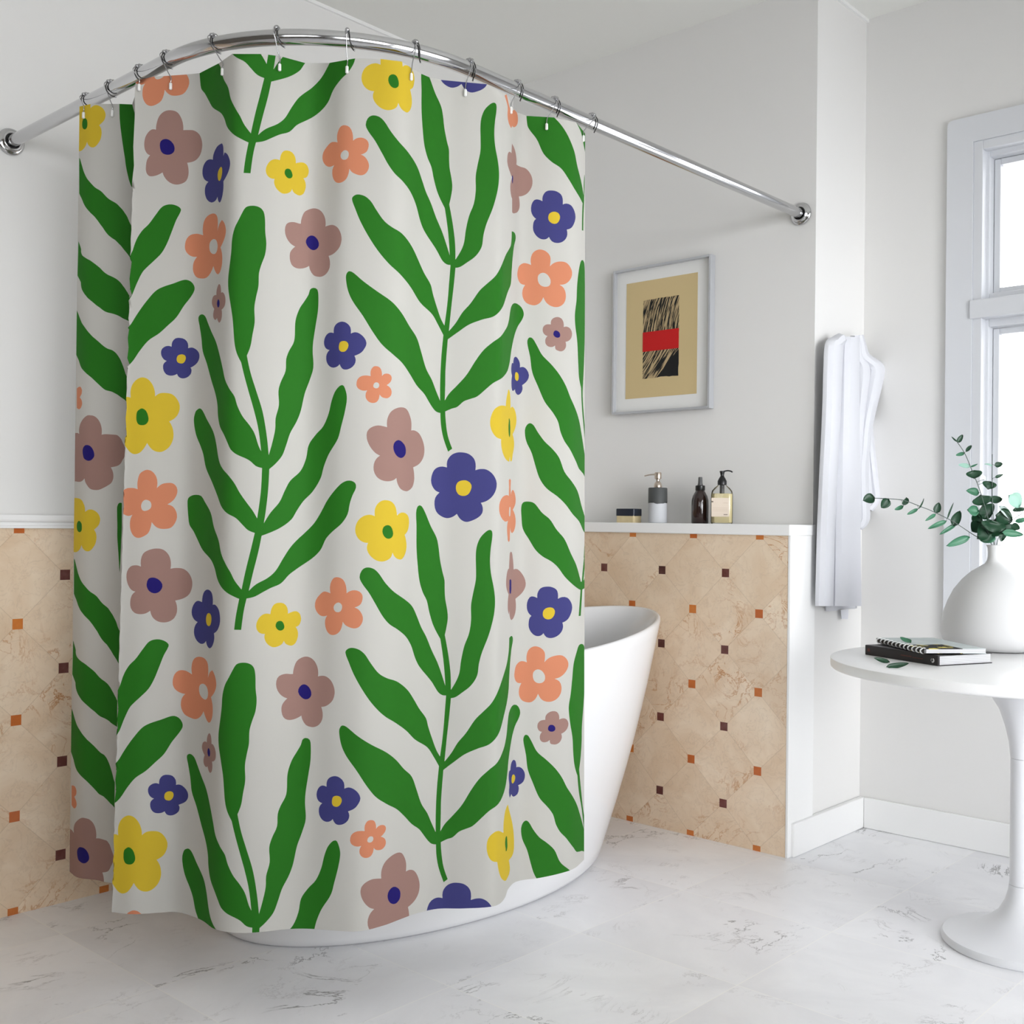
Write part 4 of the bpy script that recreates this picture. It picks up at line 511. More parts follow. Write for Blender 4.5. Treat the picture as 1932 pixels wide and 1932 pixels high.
def curtain_mesh():
    TS = 560.                        # pattern coordinates: (tau/TS, z)
    t0, t1 = kn[0, 0], kn[-1, 0]
    V = []; E = []; F = []; FC = []
    def addpoly(pts, code):
        k = len(V); V.extend(pts); n = len(pts)
        F.append(list(range(k, k+n))); FC.append(code)
    idx = 'wgyombn'
    for head, s in ART:
        c, rep = head[0], head[1:]
        P = []
        for w in s.split():
            cr = w.endswith('!'); x, y = w.rstrip('!').split(',')
            P.append((float(x)/TS, float(y)/1000, cr))
        n = len(P)
        out = []
        for i in range(n):
            p0, p1, p2, p3 = P[(i-1)%n], P[i], P[(i+1)%n], P[(i+2)%n]
            L = math.hypot(p2[0]-p1[0], p2[1]-p1[1])
            if L < 1e-4: continue
            a0 = p1 if p1[2] else p0; a3 = p2 if p2[2] else p3
            if p1[2] and p2[2]: out.append(p1[:2]); continue
            # chord-scaled tangents
            def tan(q0, q1, q2, corner, other):
                if corner: return None
                l = math.hypot(q2[0]-q0[0], q2[1]-q0[1]) or 1
                return ((q2[0]-q0[0])/l*L, (q2[1]-q0[1])/l*L)
            m1 = tan(p0, p1, p2, p1[2], p2); m2 = tan(p1, p2, p3, p2[2], p1)
            ch = (p2[0]-p1[0], p2[1]-p1[1])
            if m1 is None: m1 = (1.5*ch[0]-.5*m2[0], 1.5*ch[1]-.5*m2[1])
            if m2 is None: m2 = (1.5*ch[0]-.5*m1[0], 1.5*ch[1]-.5*m1[1])
            k = max(2, min(8, int(L/.008)+1))
            for q in range(k):
                t = q/k; h0 = 2*t**3-3*t**2+1; h1 = t**3-2*t**2+t; h2 = -2*t**3+3*t**2; h3 = t**3-t**2
                out.append((h0*p1[0]+h1*m1[0]+h2*p2[0]+h3*m2[0], h0*p1[1]+h1*m1[1]+h2*p2[1]+h3*m2[1]))
        for k in ((-1, 0, 1) if rep == 'R' else (0,)):
            pts = [(x, y+k*PERIOD) for x, y in out]
            ys = [q[1] for q in pts]
            if max(ys) < ZB or min(ys) > ZT: continue
            addpoly(pts, idx.index(c))
    a, b = t0/TS, t1/TS
    k = len(V); V.extend([(a, ZB), (b, ZB), (b, ZT), (a, ZT)]); F.append([k, k+1, k+2, k+3]); FC.append(-1)
    taus = sorted(set(list(np.arange(t0, t1, 5.))+list(np.arange(1008, 1032, 1.2))+list(np.arange(256, 322, 2.5))+list(np.arange(t1-10, t1, 1.2))))
    for i, tt in enumerate(taus):
        for z in np.arange(ZB, ZT+.001, .045):
            V.append((tt/TS, min(ZT, z+(.0225 if i % 2 and ZB < z < ZT-.05 else 0))))
    for f in F: E.extend((f[i], f[(i+1) % len(f)]) for i in range(len(f)))
    rv, re, rf, ov, oe, of = geometry.delaunay_2d_cdt([Vector(v) for v in V], E, [], 0, 1e-6, False)
    uv = np.array([tuple(v) for v in rv]); tri = np.array([tuple(f) for f in rf])
    cen = uv[tri].mean(1)
    inside = (cen[:, 0] > a) & (cen[:, 0] < b) & (cen[:, 1] > ZB) & (cen[:, 1] < ZT)
    tri = tri[inside]; cen = cen[inside]; code = np.zeros(len(tri), int)
    for f, fc in zip(F, FC):           # even-odd test of every triangle centre against every printed shape
        if fc < 0: continue
        q = np.array([V[i] for i in f]); lo = q.min(0); hi = q.max(0)
        w = np.where((cen[:, 0] >= lo[0]) & (cen[:, 0] <= hi[0]) & (cen[:, 1] >= lo[1]) & (cen[:, 1] <= hi[1]))[0]
        if not len(w): continue
        c_ = cen[w]; ins = np.zeros(len(w), bool)
        for p0, p1 in zip(q, np.roll(q, -1, 0)):
            cr = (p0[1] > c_[:, 1]) != (p1[1] > c_[:, 1])
            if cr.any(): ins ^= cr & (c_[:, 0] < p0[0]+(p1[0]-p0[0])*(c_[:, 1]-p0[1])/(p1[1]-p0[1]+1e-15))
        code[w[ins]] = fc
    faces = [tuple(int(i) for i in f) for f in tri]; mi = [int(c_) for c_ in code]
    tau = np.clip(uv[:, 0]*TS, t0, t1); z = np.clip(uv[:, 1], ZB, ZT)
    P = curtain_points(tau, z)
    e = np.minimum(14., np.where(tau > 318, np.maximum(tau-318, .4), np.maximum(np.minimum(tau-t0, 250-tau), .4)))
    e = np.minimum(e, np.maximum(t1-tau, .4))
    d1 = curtain_points(np.clip(tau+e, t0, t1), z)-curtain_points(np.clip(tau-e, t0, t1), z)
    nrm = np.cross(d1, np.array([[0, 0, 1.]])); nrm /= np.maximum(1e-9, np.linalg.norm(nrm, axis=1))[:, None]
    return P, faces, mi, nrm

CLOTH = {'w': (212, 210, 203), 'g': (38, 119, 24), 'y': (226, 195, 52), 'o': (222, 142, 106), 'm': (168, 132, 122), 'b': (66, 66, 128), 'n': (32, 20, 112)}
def cloth(name, rgb):
    k_ = CLOTHK; cc = col(*rgb); cc = (cc[0]*k_, cc[1]*k_, cc[2]*k_, 1)
    m = mat(name, cc, .75, spec=.2); t = NT(m)
    nt = m.node_tree; tl = nt.nodes.new('ShaderNodeBsdfTranslucent'); tl.inputs[0].default_value = cc
    mx = nt.nodes.new('ShaderNodeMixShader'); mx.inputs[0].default_value = .10
    nt.links.new(t.p.outputs[0], mx.inputs[1]); nt.links.new(tl.outputs[0], mx.inputs[2])
    nt.links.new(mx.outputs[0], nt.nodes['Material Output'].inputs[0])
    s = t.sep(t.coords())
    h = t.math('ADD', t.math('SINE', t.math('MULTIPLY', s[2], 3600.)), t.math('SINE', t.math('MULTIPLY', t.math('ADD', s[0], s[1]), 3600.)))
    t.bump(h, .04, .0004)
    return m
names = dict(w='undyed cloth', g='leaf green print', y='yellow print', o='coral print', m='mauve print', b='blue print', n='navy print')
P, faces, mi, nrm = curtain_mesh()
me = bpy.data.meshes.new('shower_curtain'); me.from_pydata([tuple(p) for p in P], [], faces)
for k in 'wgyombn': me.materials.append(cloth(names[k], CLOTH[k]))
me.polygons.foreach_set('material_index', mi)
me.polygons.foreach_set('use_smooth', [True]*len(faces))
me.update()
me.normals_split_custom_set_from_vertices([tuple(v) for v in nrm])
cur = link(bpy.data.objects.new('shower_curtain', me))
tag(cur, 'off-white shower curtain printed with green leaf sprays and cut-out flowers', 'shower curtain')

# ------------------------------------------------------------------ curtain hooks
HOOKS = [(.2848, -1.898, 158.1), (.4106, -1.8973, 213.1), (.5483, -1.8964, 325.), (.6691, -1.887, 382.2), (.8192, -1.854, 479.6), (.9465, -1.7829, 587.4),
         (1.0459, -1.6823, 714.2), (1.1152, -1.5567, 835.2), (1.1504, -1.4152, 937.1), (1.1477, -1.2521, 1023.1), (1.1455, -1.1145, 1090.3), (1.1441, -.9651, 1159.5)]
ORD = ['nearest the left wall', 'second from the left wall', 'third from the left wall', 'fourth from the left wall', 'fifth from the left wall', 'sixth from the left wall',
       'sixth from the right end of the row', 'over the yellow flower, fifth from the right', 'fourth from the right end of the row', 'third from the right end of the row', 'second from the right end of the row', 'last on the right, at the curtain edge']
M_tip = mat('white hook tip plastic', col(225, 225, 222), .4)
def nearest_rod(x, y):
    if x < RC[0]: return Vector((x, -1.8915, RODZ)), Vector((1, 0, 0))
    if y > RC[1]: return Vector((RC[0]+RR, y, RODZ)), Vector((0, 1, 0))
    d = Vector((x-RC[0], y-RC[1], 0)).normalized()
    return Vector((RC[0], RC[1], RODZ))+d*RR, Vector((-d.y, d.x, 0))
for k, (hx, hy, tau) in enumerate(HOOKS):
    c, tg = nearest_rod(hx, hy)
    hole = Vector(curtain_points(np.array([tau]), np.array([ZT-.019]))[0])
    outw = Vector((tg.y, -tg.x, 0))
    n = Vector(hole-c); n.z = 0
    th = thing('curtain_hook', 'chrome roller curtain hook over the rod, '+ORD[k], 'curtain hook', tuple(c), 0, 'roller hooks holding the shower curtain')
    h = hole-c; hn = Vector((.88, -.475, 0))*.004       # just in front of the cloth
    def rp(a, r, s=0.): return outw*(r*math.cos(a))+Vector((0, 0, r*math.sin(a)))+tg*s
    r0 = RAD+.0032
    # front leg: from the rollers over the rod, down the outer side to the hole
    top = h+hn+Vector((0, 0, .012))
    path = [rp(PI*.60, r0), rp(PI*.5, r0+.001), rp(PI*.32, r0+.0012), rp(PI*.12, r0+.0016)]
    a_ = path[-1]; path += [a_.lerp(top, .4), a_.lerp(top, .8), top+tg*.0015, h+hn+Vector((0, 0, .001))]
    obj('front_wire', sweep(catmull([tuple(p) for p in path], 5), .00115, 8), M_wire, th, True)
    # rear leg: curls under the rod
    path = [rp(PI*.42, r0, .006), rp(PI*.25, r0, .006), rp(0, r0, .0075), rp(-PI*.22, r0+.0005, .010), rp(-PI*.40, r0+.0012, .014), rp(-PI*.50, r0+.002, .019)]
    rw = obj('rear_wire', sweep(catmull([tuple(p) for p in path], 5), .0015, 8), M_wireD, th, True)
    bm = bmesh.new(); bmesh.ops.create_uvsphere(bm, u_segments=10, v_segments=8, radius=.0021, matrix=Matrix.Translation(path[-1]))
    obj('end_bead', bm, M_wire, rw, True)
    for q in range(5):
        a = PI*(.30+.11*q); p = rp(a, RAD+.0034, .003)
        bm = bmesh.new(); bmesh.ops.create_uvsphere(bm, u_segments=12, v_segments=8, radius=.0050, matrix=Matrix.Translation(p))
        obj('roller_bead', bm, M_wire, th, True)
    bm = bmesh.new(); bmesh.ops.create_uvsphere(bm, u_segments=14, v_segments=10, radius=.0036)
    for v in bm.verts:
        v.co.z = v.co.z*.6+(.006 if v.co.z > 0 else -.006)
        v.co = v.co + h+hn*1.15+Vector((0, 0, -.007))
    obj('hook_tip', bm, M_tip, th, True, label='white plastic hook tip')

# ------------------------------------------------------------------ bathtub
BC = (.56, -.95); BA, BB = .370, .665
RM = (.640, -.862); RA, RB = .380, .815; RZM, RZD = .700, .067
seg = 96
def tub_ring(v, inset=0., wall=0.):
    """v: 0 floor .. 1 rim"""
    pts = []
    for i in range(seg):
        a = 2*PI*i/seg; cs, sn = math.cos(a), math.sin(a)
        p = v**1.0; bul = .02*math.sin(PI*min(1, v))
        cx = BC[0]+(RM[0]-BC[0])*p; cy = BC[1]+(RM[1]-BC[1])*p
        ax = BA+(RA-BA)*p+bul-inset; by = BB+(RB-BB)*p+bul*.6-inset
        zt = RZM+RZD*abs(sn)**1.4
        pts.append((cx+ax*cs, cy+by*sn, zt*v+wall))
    return pts
bm = bmesh.new(); rings = []
def addring(P): rings.append([bm.verts.new(p) for p in P])
base = [(BC[0]+(x-BC[0])*.955, BC[1]+(y-BC[1])*.975, 0) for x, y, z in tub_ring(0)]
addring(base)
for v, ins in ((.012, .006), (.03, 0), (.08, 0), (.16, 0), (.26, 0), (.38, 0), (.5, 0), (.62, 0), (.74, 0), (.86, 0), (.95, 0), (.985, .0), (.997, .003)):
    addring(tub_ring(v, ins))
for ins, dz in ((.008, .0015), (.014, .0005), (.019, -.004)): addring(tub_ring(1, ins, dz))
for v in (.93, .8, .65, .5, .38, .28, .2): addring(tub_ring(v, .030+.05*(1-v)))
addring(tub_ring(.155, .12)); addring(tub_ring(.14, .20))
n = seg
for a, b in zip(rings, rings[1:]):
    for i in range(n): bm.faces.new((a[i], a[(i+1)%n], b[(i+1)%n], b[i]))
bm.faces.new(rings[0][::-1]); bm.faces.new(rings[-1])
tub = thing('bathtub', 'white freestanding slipper bathtub behind the printed shower curtain', 'bathtub', (BC[0], BC[1], 0))
sh = obj('tub_shell', bm, M_cer, tub, True); sh.location = (-BC[0], -BC[1], 0)
dz_ = RZM*.14
bm = lathe([(0, .001), (.028, .001), (.030, .004), (.024, .006), (0, .006)], 32, close_bottom=False)
bmesh.ops.remove_doubles(bm, verts=bm.verts, dist=1e-6)
dr = obj('drain', bm, M_chrome, tub, True, label='round chrome drain'); dr.location = (.02, .02, dz_+.001)

# ------------------------------------------------------------------ picture
pic = thing('framed_print', 'framed abstract print, black strokes with a red band, on the back wall', 'picture', ((.392+.8235)/2, AY, 1.467))
cx = (.392+.8235)/2
def px(bm): bmesh.ops.translate(bm, vec=(-cx, -AY, -1.467), verts=bm.verts); return bm
M_fr = mat('brushed silver frame', col(196, 198, 202), .32, .55)
bm = frame_ring(.392, .8235, 1.467, 2.0105, .0085, AY-.030, AY-.001, bev=.0012)
obj('picture_frame', px(bm), M_fr, pic, label='thin silver frame')
obj('mat_board', px(B(.4005, .815, AY-.014, AY-.010, 1.4755, 2.002)), mat('white mat board', col(228, 228, 226), .9), pic)
M_paper = mat('tan art paper', col(206, 184, 138), .9); t = NT(M_paper)
t.base(t.mix(t.noise(t.coords(), 3., 3.)[0], col(208, 184, 138), col(196, 178, 132)))
pp = obj('print_paper', px(B(.4453, .7603, AY-.0150, AY-.0142, 1.5238, 1.9572)), M_paper, pic)
M_ink = mat('woodcut strokes', (0, 0, 0, 1), .9); t = NT(M_ink)
co = t.coords(); s = t.sep(co)
# fan-like strokes: lines steepen to the right; torn ragged look from distortion
X = t.math('ADD', s[0], .005); Z = t.math('SUBTRACT', s[2], .27)
bend = t.math('MULTIPLY', t.math('MULTIPLY', Z, Z), 1.1)
up = t.math('GREATER_THAN', Z, 0.)
u1 = t.math('ADD', t.math('MULTIPLY', X, 1.), t.math('MULTIPLY', Z, -.10)); u1 = t.math('SUBTRACT', u1, bend)
u2 = t.math('ADD', t.math('MULTIPLY', X, .80), t.math('MULTIPLY', Z, -.62))
u = t.math('ADD', t.math('MULTIPLY', u1, up), t.math('MULTIPLY', u2, t.math('SUBTRACT', 1., up)))
vec = t.comb(t.math('MULTIPLY', u, 190.), t.math('MULTIPLY', s[2], 14.), 0.)
nn = t.noise(vec, 1., 3., .55, .35)[0]
st = t.ramp(nn, [(.47, (0, 0, 0)), (.54, (1, 1, 1))])
corner = t.math('GREATER_THAN', t.math('SUBTRACT', X, t.math('MULTIPLY', Z, 1.)), .125)
corner = t.math('MULTIPLY', corner, t.math('SUBTRACT', 1., up))
st = t.math('MULTIPLY', st, t.math('SUBTRACT', 1., corner))
t.base(t.mix(st, (.004, .004, .004, 1), col(178, 156, 118)))
def ragged(x0, x1, z0, z1, sd):
    random.seed(sd); P = []
    for i in range(13): P.append((x0+(x1-x0)*i/12, z0+random.uniform(-.002, .002)))
    for i in range(1, 21): P.append((x1+random.uniform(-.0012, .0012), z0+(z1-z0)*i/20))
    for i in range(1, 13): P.append((x1-(x1-x0)*i/12, z1+random.uniform(-.002, .002)))
    for i in range(1, 20): P.append((x0+random.uniform(-.0012, .0012), z1-(z1-z0)*i/20))
    return P
def yprism(poly, y0, y1):
    bm = bmesh.new(); a = [bm.verts.new((x, y0, z)) for x, z in poly]; b = [bm.verts.new((x, y1, z)) for x, z in poly]; n = len(poly)
    bm.faces.new(a); bm.faces.new(b[::-1])
    for i in range(n): bm.faces.new((a[i], b[i], b[(i+1)%n], a[(i+1)%n]))
    return bm
obj('woodcut_panel', px(yprism(ragged(.5240, .6820, 1.5950, 1.8850, 4), AY-.0155, AY-.0150)), M_ink, pp, label='panel of black and tan brush strokes')
obj('red_band', px(B(.5228, .6826, AY-.0160, AY-.0155, 1.6940, 1.7660)), mat('red ink', col(190, 8, 8), .8), pp, label='plain red band')

# ------------------------------------------------------------------ towel on its hook
tw = thing('towel', 'white bath towel hanging in folds beside the window', 'towel', (X1+.03, .42, 1.70))
def grid_mesh(g):
    V = [p for r in g for p in r]; w = len(g[0])
    F = [(i*w+j, i*w+j+1, (i+1)*w+j+1, (i+1)*w+j) for i in range(len(g)-1) for j in range(w-1)]
    return V, F
def refine(g, k=4):
    out = []
    for i in range(len(g)-1):
        g0, g1, g2, g3 = g[max(i-1, 0)], g[i], g[i+1], g[min(i+2, len(g)-1)]
        for q in range(k):
            t = q/k; row = []
            for a, b, c_, d in zip(g0, g1, g2, g3):
                row.append(tuple(.5*((2*b[m])+(-a[m]+c_[m])*t+(2*a[m]-5*b[m]+4*c_[m]-d[m])*t*t+(-a[m]+3*b[m]-3*c_[m]+d[m])*t**3) for m in range(3)))
            out.append(row)
    out.append([tuple(p) for p in g[-1]]); return out
for nm, g, th_ in (('front_fold', TW_f1, .016), ('side_fold', TW_f2, .010), ('rear_fold', TW_f3, .008)):
    V, F = grid_mesh(refine(g))
    V = [(x-(X1+.03), y-.42, z-1.70) for x, y, z in V]
    o = obj(nm, (V, [], F), M_towel, tw, True)
    md = o.modifiers.new('thickness', 'SOLIDIFY'); md.thickness = th_; md.offset = -1
    md = o.modifiers.new('soft', 'BEVEL'); md.width = th_*.4; md.segments = 3; md.limit_method = 'ANGLE'
under = [[(X1+.010+.012*math.sin(j*1.3), .235+j*.03, z) for j in range(8)] for z in (1.62, 1.3, 1.0, .773)]
V, F = grid_mesh(under); V = [(x-(X1+.03), y-.42, z-1.70) for x, y, z in V]
o = obj('back_layer', (V, [], F), M_towel, tw, True); md = o.modifiers.new('t', 'SOLIDIFY'); md.thickness = .008
obj("care_tag", ([(X1+.016-(X1+.03), y-.42, z-1.70) for y, z in ((.335, .772), (.392, .772), (.388, .738), (.341, .742))]+[(X1+.0175-(X1+.03), y-.42, z-1.70) for y, z in ((.335, .772), (.392, .772), (.388, .738), (.341, .742))], [], [(0, 1, 2, 3), (7, 6, 5, 4), (0, 4, 5, 1), (1, 5, 6, 2), (2, 6, 7, 3), (3, 7, 4, 0)]), M_towel, tw, label='small pale tag below the hem')
# peg
peg = thing('wall_hook', 'small wall hook under the top of the hanging towel', 'hook', (X1, .44, 1.685))
obj('hook_plate', B(0, .005, -.015, .015, -.03, .03, bev=.002), M_chrome, peg)
obj('hook_arm', sweep(catmull([(.004, 0, .0), (.02, 0, -.004), (.030, 0, .004), (.032, 0, .014)], 5), .004, 10), M_chrome, peg, True)

# ------------------------------------------------------------------ bottles on the ledge
LY = .072
z0 = CAPZ
jar = thing('soap_tin', 'squat two-tone soap box, navy lid over beige base, on the ledge', 'soap box', (.5245, LY, z0))
M_beige = mat('beige stone', col(214, 198, 160), .6); t = NT(M_beige); t.base(t.mix(t.noise(t.coords(), 40., 4.)[0], col(220, 206, 168), col(196, 176, 134)))
def rrect(hx, hy, r, n=6):
    P = []
    for sx, sy, a0 in ((1, 1, 0), (-1, 1, PI/2), (-1, -1, PI), (1, -1, 3*PI/2)):
        for i in range(n+1): P.append((sx*(hx-r)+r*math.cos(a0+PI/2*i/n), sy*(hy-r)+r*math.sin(a0+PI/2*i/n)))
    return P
obj('box_base', prism(rrect(.0400, .0245, .006), 0, .026, bev=.001), M_beige, jar, label='beige base')
def wavy(poly, zb, zt, amp, ph, m, name, par, lab):
    bm = bmesh.new(); n = len(poly)
    a = [bm.verts.new((x, y, zb+amp*math.sin(ph+i*2*PI*5/n))) for i, (x, y) in enumerate(poly)]
    b = [bm.verts.new((x, y, zt)) for x, y in poly]; c_ = [bm.verts.new((x*.97, y*.97, zt+.002)) for x, y in poly]
    for r0, r1 in ((a, b), (b, c_)):
        for i in range(n): bm.faces.new((r0[i], r0[(i+1)%n], r1[(i+1)%n], r1[i]))
    bm.faces.new(c_); bm.faces.new(a[::-1])
    return obj(name, bm, m, par, label=lab)
wavy(rrect(.0412, .0257, .006), .0255, .049, .0012, 0, mat('navy glaze', col(20, 28, 44), .35), 'box_lid', jar, 'dark navy lid')

sd = thing('soap_dispenser', 'two-tone soap dispenser, charcoal over pale grey, with steel pump', 'soap dispenser', (.6518, LY, z0))
M_gr = mat('pale grey concrete', col(190, 192, 196), .7)
obj('dispenser_body', lathe([(.0315, 0), (.0332, .002), (.0332, .0715), (.025, .0725)], 40, close_top=True), M_gr, sd, 'auto', label='pale grey lower body')
N = 48; bm = bmesh.new()
r1 = [bm.verts.new((0.0340*math.cos(2*PI*i/N), 0.0340*math.sin(2*PI*i/N), .071+.0030*math.sin(i*2*PI*3/N+.8)+.001*math.sin(i*2*PI*7/N))) for i in range(N)]
r2 = [bm.verts.new((0.0340*math.cos(2*PI*i/N), 0.0340*math.sin(2*PI*i/N), .1235)) for i in range(N)]
r3 = [bm.verts.new((.0322*math.cos(2*PI*i/N), .0322*math.sin(2*PI*i/N), .126)) for i in range(N)]
for a, b in ((r1, r2), (r2, r3)):
    for i in range(N): bm.faces.new((a[i], a[(i+1)%N], b[(i+1)%N], b[i]))
bm.faces.new(r3)
obj('dispenser_shoulder', bm, mat('charcoal glaze', col(66, 68, 68), .6), sd, 'auto', label='charcoal upper band')
M_steel = mat('satin nickel', col(196, 182, 168), .28, .9)
pm = obj('pump', lathe([(.0140, .126), (.0150, .131), (.0125, .142), (.008, .1475), (.006, .150), (.006, .156), (.0120, .158), (.0126, .162), (.0124, .178), (.011, .181), (0.0005, .1815)], 28), M_steel, sd, 'auto', label='satin steel pump')
obj('nozzle', sweep([(-.010, -.002, .174), (-.03, -.008, .173), (-.049, -.014, .169)], [.0028, .0024, .002], 10), M_steel, pm, True)

br = thing('spray_bottle', 'dark brown bottle with black collar and narrow nozzle on the ledge', 'bottle', (.830, LY, z0))
M_amb = mat('dark brown glass', col(38, 22, 20), .12, spec=.6, Coat_Weight=.3)
obj('bottle_body', lathe([(.0275, 0), (.0296, .003), (.0300, .06), (.0292, .080), (.0255, .095), (.0190, .107), (.0145, .114), (.0145, .118)], 40, close_top=True), M_amb, br, 'auto')
M_blk = mat('black plastic', col(16, 16, 17), .35); M_gry = mat('grey plastic', col(74, 74, 74), .45)
obj('collar', lathe([(.0155, .114), (.0165, .1155), (.0165, .130), (.0145, .132)], 32, close_top=True), M_blk, br, 'auto', label='black screw collar')
obj('nozzle', lathe([(.0098, .131), (.0078, .140), (.0070, .158), (.0063, .161)], 24, close_top=True), M_gry, br, 'auto', label='grey nozzle')

pb = thing('pump_bottle', 'clear bottle of pale amber soap with cream label and black pump', 'bottle', (.9155, LY+.004, z0), math.radians(30))
M_soap = mat('amber liquid soap', col(222, 208, 160), .2, spec=.5)
obj('liquid', prism(rrect(.0352, .0245, .014), .003, .103, bev=.003), M_soap, pb, 'auto', label='pale amber liquid')
M_clr = bpy.data.materials.new('clear bottle plastic'); M_clr.use_nodes = True
nt = M_clr.node_tree; nt.nodes.remove(nt.nodes['Principled BSDF'])
tr = nt.nodes.new('ShaderNodeBsdfTransparent'); tr.inputs[0].default_value = (.97, .97, .96, 1); gl = nt.nodes.new('ShaderNodeBsdfGlossy'); gl.inputs['Roughness'].default_value = .05
lw = nt.nodes.new('ShaderNodeLayerWeight'); lw.inputs[0].default_value = .25; mx = nt.nodes.new('ShaderNodeMixShader')
nt.links.new(lw.outputs['Fresnel'], mx.inputs[0]); nt.links.new(tr.outputs[0], mx.inputs[1]); nt.links.new(gl.outputs[0], mx.inputs[2])
nt.links.new(mx.outputs[0], nt.nodes['Material Output'].inputs[0])
bm = bmesh.new(); rr_ = []
for sx_, z in ((.95, 0), (1., .004), (1., .100), (.93, .112), (.72, .122), (.44, .130), (.36, .134), (.36, .140)):
    rr_.append([bm.verts.new((x*sx_, y*(sx_ if z < .11 else max(.42, sx_)), z)) for x, y in rrect(.0365, .0258, .015, 6)])
for a, b in zip(rr_, rr_[1:]):
    m_ = len(a)
    for i in range(m_): bm.faces.new((a[i], a[(i+1)%m_], b[(i+1)%m_], b[i]))
bm.faces.new(rr_[0][::-1]); bm.faces.new(rr_[-1])
obj('bottle_body', bm, M_clr, pb, 'auto', label='clear bottle shell')
M_lab = mat('cream paper label', col(214, 200, 184), .8)
lb = obj('label', B(-.0340, .0250, -.0270, -.0262, .024, .088), M_lab, pb, label='cream label with faint text lines')
M_txt = mat('label ink', col(120, 108, 96), .8); M_txt2 = mat('label rule tint', col(196, 178, 160), .8)
obj('label_print', B(.007, .020, -.0274, -.0270, .0300, .0325), M_txt, lb)
obj('label_print', B(.005, .020, -.0274, -.0270, .0700, .0715), M_txt2, lb)
obj('label_print', B(-.0338, -.0280, -.0274, -.0270, .0725, .0775), M_txt, lb)
for q in (.043, .048, .053): obj('label_print', B(-.030, .020, -.0273, -.0270, q, q+.0010), M_txt2, lb)
pm = obj('pump', lathe([(.0140, .1325), (.0155, .134), (.0155, .146), (.0105, .156), (.0065, .1625), (.006, .166), (.0070, .172), (.0090, .178), (.0090, .1805)], 32, close_top=True), M_blk, pb, 'auto', label='black pump head')
obj('nozzle', sweep(catmull([(.004, 0, .179), (.018, -.002, .1815), (.029, -.004, .1795), (.034, -.005, .176)], 4), .0024, 10), M_blk, pm, True)
obj('dip_tube', lathe([(.006, .085), (.0078, .095), (.0080, .134)], 20, close_top=True), M_gry, pb, 'auto', label='dark grey dip tube')

# ------------------------------------------------------------------ tulip table
TC = (1.990, -.262); TZ = .713; TR = .448
tb = thing('side_table', 'round white tulip pedestal table in the right foreground', 'table', (TC[0], TC[1], 0))
obj('tabletop', lathe([(TR-.12, TZ-.0335), (TR-.026, TZ-.0300), (TR-.004, TZ-.0255), (TR-.001, TZ-.0225), (TR, TZ-.019), (TR, TZ-.0022), (TR-.0008, TZ-.0006), (TR-.0025, TZ)], 160, close_top=True), M_table, tb, 'auto')
M_ped = mat('white enamel pedestal', col(226, 227, 230), .35)
bx_ = 2.007-TC[0]; by_ = -.2415-TC[1]
obj('pedestal_flare', lathe([(.0290, .4735), (.0300, .485), (.0335, .515), (.042, .553), (.056, .595), (.080, .634), (.100, .655), (.112, .672), (.112, TZ-.0335)], 64, cx=bx_, cy=by_, close_top=True), M_ped, tb, 'auto')
obj('stem', lathe([(.0297, .1535), (.0290, .16), (.0287, .30), (.0288, .466), (.0283, .4725)], 64, cx=bx_, cy=by_, close_top=True), M_ped, tb, 'auto')
obj('foot', lathe([(.188, 0), (.1905, .003), (.1905, .014), (.186, .020), (.170, .0235), (.140, .030), (.112, .040), (.080, .060), (.055, .082), (.039, .112), (.032, .138), (.0300, .1525)], 96, cx=bx_, cy=by_, close_top=True), M_ped, tb, 'auto')

# ------------------------------------------------------------------ vase
VC = (1.8328, .0467)
vs = thing('vase', 'bulbous matte white ceramic vase with narrow neck on the table', 'vase', (VC[0], VC[1], TZ))
vp = [(.092, .0), (.110, .003), (.128, .013), (.1385, .029), (.1428, .048), (.1418, .070), (.136, .100), (.124, .135), (.108, .168), (.086, .197), (.062, .220), (.040, .234), (.026, .243), (.0205, .252), (.0180, .264), (.0178, .276), (.0190, .288), (.0222, .2955), (.0215, .2965), (.0165, .288), (.0150, .27), (.0150, .20)]
bmv = lathe([(r, z) for r, z in vp], 72)
obj('vase_body', bmv, M_vase, vs, True)

